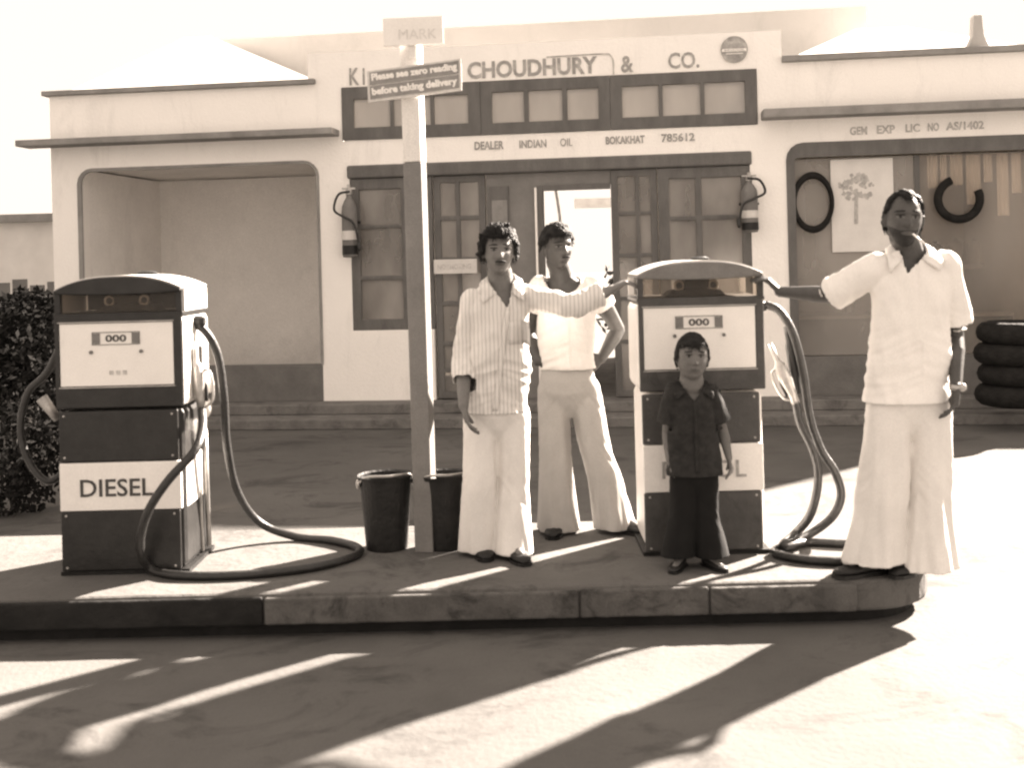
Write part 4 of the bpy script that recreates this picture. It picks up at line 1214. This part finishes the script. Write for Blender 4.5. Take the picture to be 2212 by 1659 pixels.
    rings_bm(bm, [(pv.x, pv.y, pv.z + Q.get('top', .10), tw * .88, .105 * sk), (pv.x, pv.y, pv.z, tw, .118 * sk), (pv.x, pv.y, pv.z - .06 * sk, tw * 1.0, .116 * sk), (pv.x, pv.y, pv.z - .13 * sk, tw * .8, .085 * sk), (pv.x, pv.y, pv.z - .19 * sk, tw * .4, .05 * sk)], 30)
    for sd in ('L', 'R'):
        h, kn = V(J['hip' + sd]), V(J['kn' + sd]); b_ = V(Q['hem' + sd])
        r = Q['r']
        tube(bm, spline([h + V((0, 0, .02)), h.lerp(kn, .5), kn, kn.lerp(b_, .5), b_], 5),
             [r[0] + (r[1] - r[0]) * i / 10 for i in range(10)] + [r[1] + (r[2] - r[1]) * (i / 10) ** 1.25 for i in range(11)], 24)
        ellip(bm, h + V((0, 0, .02)), (r[0],) * 3, 16, 10)
    me = remesh(bm, .0085 if sk > .8 else .006, 3)
    sd2 = Q.get('seed', 1); am2 = Q.get('amp', .012)
    def ft(c):
        low = min(1, max(0, (pv.z - c[2]) / (pv.z - o0.z)))
        n1 = noise.noise((c[0] * 13 + sd2, c[1] * 13, c[2] * 1.6)); n2 = noise.noise((c[0] * 26 + sd2, c[1] * 26, c[2] * 2.4 + 5))
        n3 = noise.noise((c[0] * 6, c[1] * 6, c[2] * 14 + sd2))
        kz = math.exp(-((c[2] - J['knL'][2]) / (.12 * sk)) ** 2); cz = math.exp(-((c[2] - pv.z + .1 * sk) / (.09 * sk)) ** 2)
        n4 = noise.noise((c[0] * 7 + sd2, c[1] * 7, c[2] * 20 + abs(c[0] - pv.x) * 26))
        return am2 * ((.25 + low) * (n1 + .45 * n2) + (.5 - abs(n4)) * .35 * (kz + cz))
    fold(me, ft)
    hL, hR = Q['hemL'][2] + .012, Q['hemR'][2] + .012
    xm = (J['knL'][0] + J['knR'][0]) / 2
    bm = cut(me, lambda c: c.z > (hL if c.x < (Q['hemL'][0] + Q['hemR'][0]) / 2 else hR))
    tr = fin('trousers', bm, Q['mat']); so = tr.modifiers.new('solid', 'SOLIDIFY'); so.thickness = .004; so.offset = -1
    # ---- shoes
    for sd in ('L', 'R'):
        an = V(J['an' + sd]); fd = V(shoes[sd]).normalized(); sz = shoes.get('k', 1.0) * sk
        b0_ = V((an.x, an.y, o0.z)); bm = NB(); n_ = 10; rows = []
        for i in range(n_ + 1):
            t_ = i / n_; p = b0_ + fd * (-.075 + .265 * t_) * sz
            wd = (.031 + .016 * math.sin(min(1, t_ * 1.15) * math.pi * .75)) * (1 if t_ < .85 else 1 - (t_ - .85) * 3.6) * sz
            ht = (.075 - .045 * min(1, max(0, (t_ - .25) / .5)) - (.014 if t_ > .92 else 0)) * sz
            if i == 0: wd *= .7
            rows.append((p + V((0, 0, .014 * sz + ht * .45)), wd, ht * .55))
        s_ = V((fd.y, -fd.x, 0)); rs = []
        for (p, wd, ht) in rows:
            rs.append([bm.verts.new(p + s_ * wd * math.cos(2 * math.pi * k_ / 14) + V((0, 0, 1)) * ht * math.sin(2 * math.pi * k_ / 14)) for k_ in range(14)])
        for i in range(n_):
            for k_ in range(14): bm.faces.new((rs[i][k_], rs[i][(k_ + 1) % 14], rs[i + 1][(k_ + 1) % 14], rs[i + 1][k_]))
        bm.faces.new(rs[0][::-1]); bm.faces.new(rs[-1]); bmesh.ops.recalc_face_normals(bm, faces=bm.faces[:])
        so_ = fin('shoe', bm, shoes.get('mat', 'shoe'))
        bm = NB(); hl_ = [(-.082, .030), (-.05, .036), (.03, .036), (.10, .050), (.165, .040), (.195, .018)]
        pl = [b0_ + fd * a * sz + s_ * w_ * sz for a, w_ in hl_] + [b0_ + fd * a * sz - s_ * w_ * sz for a, w_ in hl_[::-1]]
        prism(bm, [(p.x - o0.x, p.y - o0.y) for p in pl], .001, .016 * sz, 'z')
        obj('sole', bm, 'black', so_)
    return e, sh, R

def cap_hair(bulk, front=.62, n=900, ln=.03, seed=1, back_low=-.45, ears=True, wav=.010, lift=.5, bald=0):
    def allow(d):
        # hairline: over the forehead, above the ears, low at the nape
        if d.y < -.35:
            lim = front - bald * max(0, 1 - abs(abs(d.x) - .45) / .3)
        elif d.y < .1: lim = (.10 if ears else -.25) + .45 * (-d.y)
        else: lim = back_low
        return d.z > lim
    def f(bm, c, R, k):
        b2 = NB(); nu, nv = 56, 40; ring = []
        for j in range(nv + 1):
            th = math.pi * .80 * j / nv; row = []
            for i in range(nu):
                ph = 2 * math.pi * i / nu
                d = Vector((math.sin(th) * math.sin(ph), -math.sin(th) * math.cos(ph), math.cos(th)))
                lim = front if d.y < -.35 else (((.10 if ears else -.25) + .45 * (-d.y)) if d.y < .1 else back_low)
                if bald and d.y < -.1: lim += bald * math.exp(-((abs(d.x) - .42) / .16) ** 2)
                m = max(0, min(1, (d.z - lim) / .12))
                m = m * m * (3 - 2 * m)
                nz = noise.noise((d.x * 5 + seed, d.y * 5, d.z * 5)) * wav * 1.6 + abs(noise.noise((d.x * 13 + seed, d.y * 13, d.z * 13))) * wav
                th_ = (bulk + nz) * m + (-.024) * (1 - m)
                p = Vector((d.x * (.078 + th_), d.y * (.098 + th_), d.z * (.119 + th_)))
                row.append(b2.verts.new(Vector(c) + R @ (p * k)))
            ring.append(row)
        for j in range(nv):
            for i in range(nu): b2.faces.new((ring[j][i], ring[j][(i + 1) % nu], ring[j + 1][(i + 1) % nu], ring[j + 1][i]))
        b2.faces.new(ring[-1][::-1])
        tm = bpy.data.meshes.new('h'); b2.to_mesh(tm); b2.free(); bm.from_mesh(tm); bpy.data.meshes.remove(tm)
        def fn(d): return allow(d) and not (bald and d.y < -.1 and d.z < front + bald * math.exp(-((abs(d.x) - .42) / .16) ** 2))
        sc = 1 + bulk * 4
        strands(bm, c, R, k * sc, n, fn, ln, seed=seed, lift=lift)
    return f
def stache(e, o0, hc, R, k, w=.027):
    bm = NB(); rnd = random.Random(4)
    for s in (-1, 1):
        pts = [Vector((0, -.118, -.046)), Vector((s * w * .5, -.113, -.0468)), Vector((s * w, -.100, -.0500))]
        tube(bm, [Vector(hc) + R @ (p * k) - Vector(o0) for p in spline(pts, 4)], [(.0055 * k, .0065 * k)] * 5 + [(.005 * k, .005 * k)] * 3 + [(.002 * k, .002 * k)], 8)
    obj('moustache', bm, 'brow', e, smooth=True)

def at(*a): return tuple(D(*a))
# --- man in the striped shirt, left arm out to the petrol pump
Y1 = 5.56
o1 = Vector((D(1075, 1190, Y1).x, Y1, IZ))
def hemp(x, y, Y, dz=0): p = D(x, y, Y); return (p.x, p.y, p.z + dz)
J = dict(head=at(1077, 543, Y1 - .05), neck=at(1083, 604, Y1), chest=at(1078, 712, Y1), pelvis=at(1073, 868, Y1),
         shL=at(1018, 650, Y1), shR=at(1136, 643, Y1), elL=at(1001, 775, Y1 - .01), wrL=at(1001, 878, Y1 - .17),
         elR=at(1238, 660, Y1 - .17), wrR=at(1320, 626, Y1 - .13),
         hipL=at(1037, 905, Y1), hipR=at(1108, 905, Y1), knL=at(1036, 1040, Y1 - .04), knR=at(1110, 1045, Y1 - .02),
         anL=(D(1040, 1180, Y1).x, Y1 + .02, IZ + .085), anR=(D(1108, 1190, Y1 - .06).x, Y1 - .08, IZ + .085))
e1, sh1, R1 = person(o1, 'young man in a striped shirt with one hand on the petrol pump', J,
       dict(k=.99, yaw=.10, tilt=.03, roll=.02), 'skin',
       {'L': dict(dir=(.22, -.12, -1), palm=(.9, .1, .1), side=-1, curl=.28), 'R': dict(dir=(.85, .15, .45), palm=(0.5, .2, -.8), side=1, curl=.50)},
       dict(hem=at(1070, 889, Y1), hemw=.162, waist=.148, sleeveL=1.45, sleeveR=1.72, slr=(.062, .057, .052), mat='stripe', vz=(D(1083, 612, Y1).z, D(1100, 664, Y1).z), vw=.056, vx=.028, pocket=(D(1120, 715, Y1).x, D(1120, 715, Y1).z), seed=2, amp=.015),
       dict(w=.150, hemL=hemp(1037, 1190, Y1 + .0), hemR=hemp(1110, 1199, Y1 - .08), r=(.088, .080, .100), mat='trouser_cream', seed=3, top=.06, amp=.018),
       {'L': (.15, -1, 0), 'R': (.35, -1, 0)},
       cap_hair(.019, .50, 1500, .036, 3, -.35, False, .016, .75))
stache(e1, o1, J['head'], R1, .99)
# --- man in the white jersey, hands on hips
Y2 = 5.97
o2 = Vector((D(1265, 1150, Y2).x, Y2, IZ))
J = dict(head=at(1203, 536, Y2 - .05), neck=at(1214, 594, Y2), chest=at(1222, 690, Y2), pelvis=at(1225, 822, Y2),
         shL=at(1168, 625, Y2), shR=at(1283, 622, Y2), elL=at(1140, 722, Y2 + .12), wrL=at(1163, 780, Y2 - .04),
         elR=at(1335, 712, Y2 + .10), wrR=at(1298, 775, Y2 - .0),
         hipL=at(1195, 850, Y2), hipR=at(1262, 850, Y2), knL=at(1198, 985, Y2 - .02), knR=at(1292, 985, Y2 - .03),
         anL=(D(1200, 1140, Y2).x, Y2, IZ + .08), anR=(D(1338, 1145, Y2).x, Y2 - .02, IZ + .08))
e2_, sh2, R2 = person(o2, 'smiling man in a white jersey and pale flared trousers standing with hands on hips', J,
       dict(k=.98, yaw=.42, tilt=.02, roll=-.03), 'skin_dark',
       {'L': dict(dir=(.75, -.25, .05), palm=(.2, .9, 0), side=-1, curl=.5), 'R': dict(dir=(-.75, -.25, -.1), palm=(-.2, .9, 0), side=1, curl=.5)},
       dict(hem=at(1226, 795, Y2), hemw=.148, hemd=.115, waist=.145, sleeveL=.42, sleeveR=.42, slr=(.068, .066, .064), mat='tee', vz=(D(1215, 594, Y2).z, D(1215, 634, Y2).z), vw=.10, round_neck=True, seed=5, amp=.010),
       dict(w=.152, hemL=hemp(1207, 1146, Y2), hemR=hemp(1330, 1142, Y2 - .02), r=(.088, .082, .118), mat='trouser_grey', seed=8, top=.12, amp=.019),
       {'L': (-.15, -1, 0), 'R': (.75, -.8, 0)},
       cap_hair(.020, .45, 1100, .028, 8, .0, True, .008, .6))
stache(e2_, o2, J['head'], R2, .98, .023)
# --- man in white, right
Y3 = 5.05
o3 = Vector((D(1930, 1240, Y3).x, Y3, IZ))
J = dict(head=at(1951, 474, Y3 - .07), neck=at(1962, 535, Y3), chest=at(1965, 660, Y3), pelvis=at(1963, 845, Y3),
         shL=at(1888, 582, Y3), shR=at(2042, 576, Y3), elL=at(1795, 637, Y3 + .14), wrL=at(1682, 630, Y3 + .33),
         elR=at(2063, 728, Y3 + .06), wrR=at(2064, 838, Y3 - .12),
         hipL=at(1920, 885, Y3), hipR=at(2006, 885, Y3), knL=at(1905, 1050, Y3 - .02), knR=at(2003, 1052, Y3),
         anL=(D(1882, 1215, Y3).x, Y3 - .0, IZ + .085), anR=(D(1985, 1225, Y3).x, Y3 + .02, IZ + .085))
e3, sh3, R3 = person(o3, 'man in loose white shirt and wide white trousers smoking, hand on the petrol pump', J,
       dict(k=1.03, dark_jaw='dark_jaw', yaw=-.12, tilt=.02, roll=.06, jaw=.24), 'skin_dark',
       {'L': dict(dir=(-.62, .15, .75), palm=(-.7, .3, -.55), side=-1, curl=.55, k=1.05), 'R': dict(dir=(-.18, -.15, -1), palm=(-.9, .25, .1), side=1, curl=.40, k=1.02)},
       dict(hem=at(1955, 866, Y3), hemw=.186, hemd=.135, waist=.170, sleeveL=.98, sleeveR=.80, slr=(.070, .070, .073), mat='shirt_white', vz=(D(1960, 543, Y3).z, D(1938, 590, Y3).z), vw=.062, vx=-.045, collar=1.1, seed=9, amp=.013, ease=.022, placket=False),
       dict(w=.172, hemL=hemp(1884, 1216, Y3), hemR=hemp(1998, 1228, Y3), r=(.100, .102, .140), mat='trouser_white', seed=14, top=.10, amp=.024),
       {'L': (-1, -.35, 0), 'R': (-.85, -.65, 0), 'k': 1.05},
       cap_hair(.010, .62, 1000, .022, 15, -.5, True, .006, .4, bald=.32))
# --- boy
Y4 = 5.22
o4 = Vector((D(1497, 1215, Y4).x, Y4, IZ))
J = dict(head=at(1494, 772, Y4 - .03), neck=at(1493, 820, Y4), chest=at(1495, 895, Y4), pelvis=at(1498, 1010, Y4),
         shL=at(1454, 852, Y4), shR=at(1534, 852, Y4), elL=at(1440, 935, Y4 + .03), wrL=at(1447, 1002, Y4 - .02),
         elR=at(1561, 932, Y4 + .02), wrR=at(1574, 990, Y4 - .02),
         hipL=at(1476, 1030, Y4), hipR=at(1521, 1030, Y4), knL=at(1474, 1115, Y4), knR=at(1525, 1115, Y4),
         anL=(D(1468, 1200, Y4).x, Y4, IZ + .055), anR=(D(1532, 1200, Y4).x, Y4, IZ + .055))
e4, sh4, R4 = person(o4, 'small boy in a dark short sleeved shirt and black trousers before the petrol pump', J,
       dict(k=.89, yaw=.03, tilt=-.02, roll=.03, round=1.0, jaw=.26), 'skin_boy',
       {'L': dict(dir=(.1, -.1, -1), palm=(.9, .2, 0), side=-1, curl=.3), 'R': dict(dir=(.05, -.1, -1), palm=(-.9, .2, 0), side=1, curl=.25)},
       dict(hem=at(1499, 1024, Y4), hemw=.130, hemd=.092, waist=.118, sleeveL=.72, sleeveR=.72, slr=(.072, .078, .088), mat='boy_shirt', vz=(D(1493, 832, Y4).z, D(1488, 862, Y4).z), vw=.05, collar=1.2, seed=21, amp=.014, ease=.03),
       dict(w=.115, hemL=hemp(1464, 1205, Y4), hemR=hemp(1536, 1205, Y4), r=(.066, .064, .080), mat='boy_trouser', seed=31, top=.06, amp=.008),
       {'L': (-.5, -1, 0), 'R': (.5, -1, 0)},
       cap_hair(.014, .42, 1300, .022, 33, -.5, False, .004, .3), sk=.65)
# --- cigarette and wristwatch of the man in white
mp_ = Vector(at(1951, 474, Y3 - .07)) + R3 @ (Vector((.016, -.104, -.062)) * 1.03)
bm = NB(); tube(bm, [(0, 0, 0), (.045, -.022, -.047)], .0042, 10)
o = obj('cigarette', bm, 'white', smooth=True); o.location = mp_
tag(o, 'lit cigarette slanting down from the lips of the man in white', 'cigarette')
bm = NB(); w0 = Vector(J['wrR']) if False else D(2064, 836, Y3 - .12)
tube(bm, [w0 - o3 + Vector((0, 0, .012)), w0 - o3 + Vector((0, .002, -.012))], .030, 18); ellip(bm, w0 - o3 + Vector((.02, -.022, 0)), (.018, .012, .018))
obj('wristwatch', bm, 'metal', e3, smooth=True)
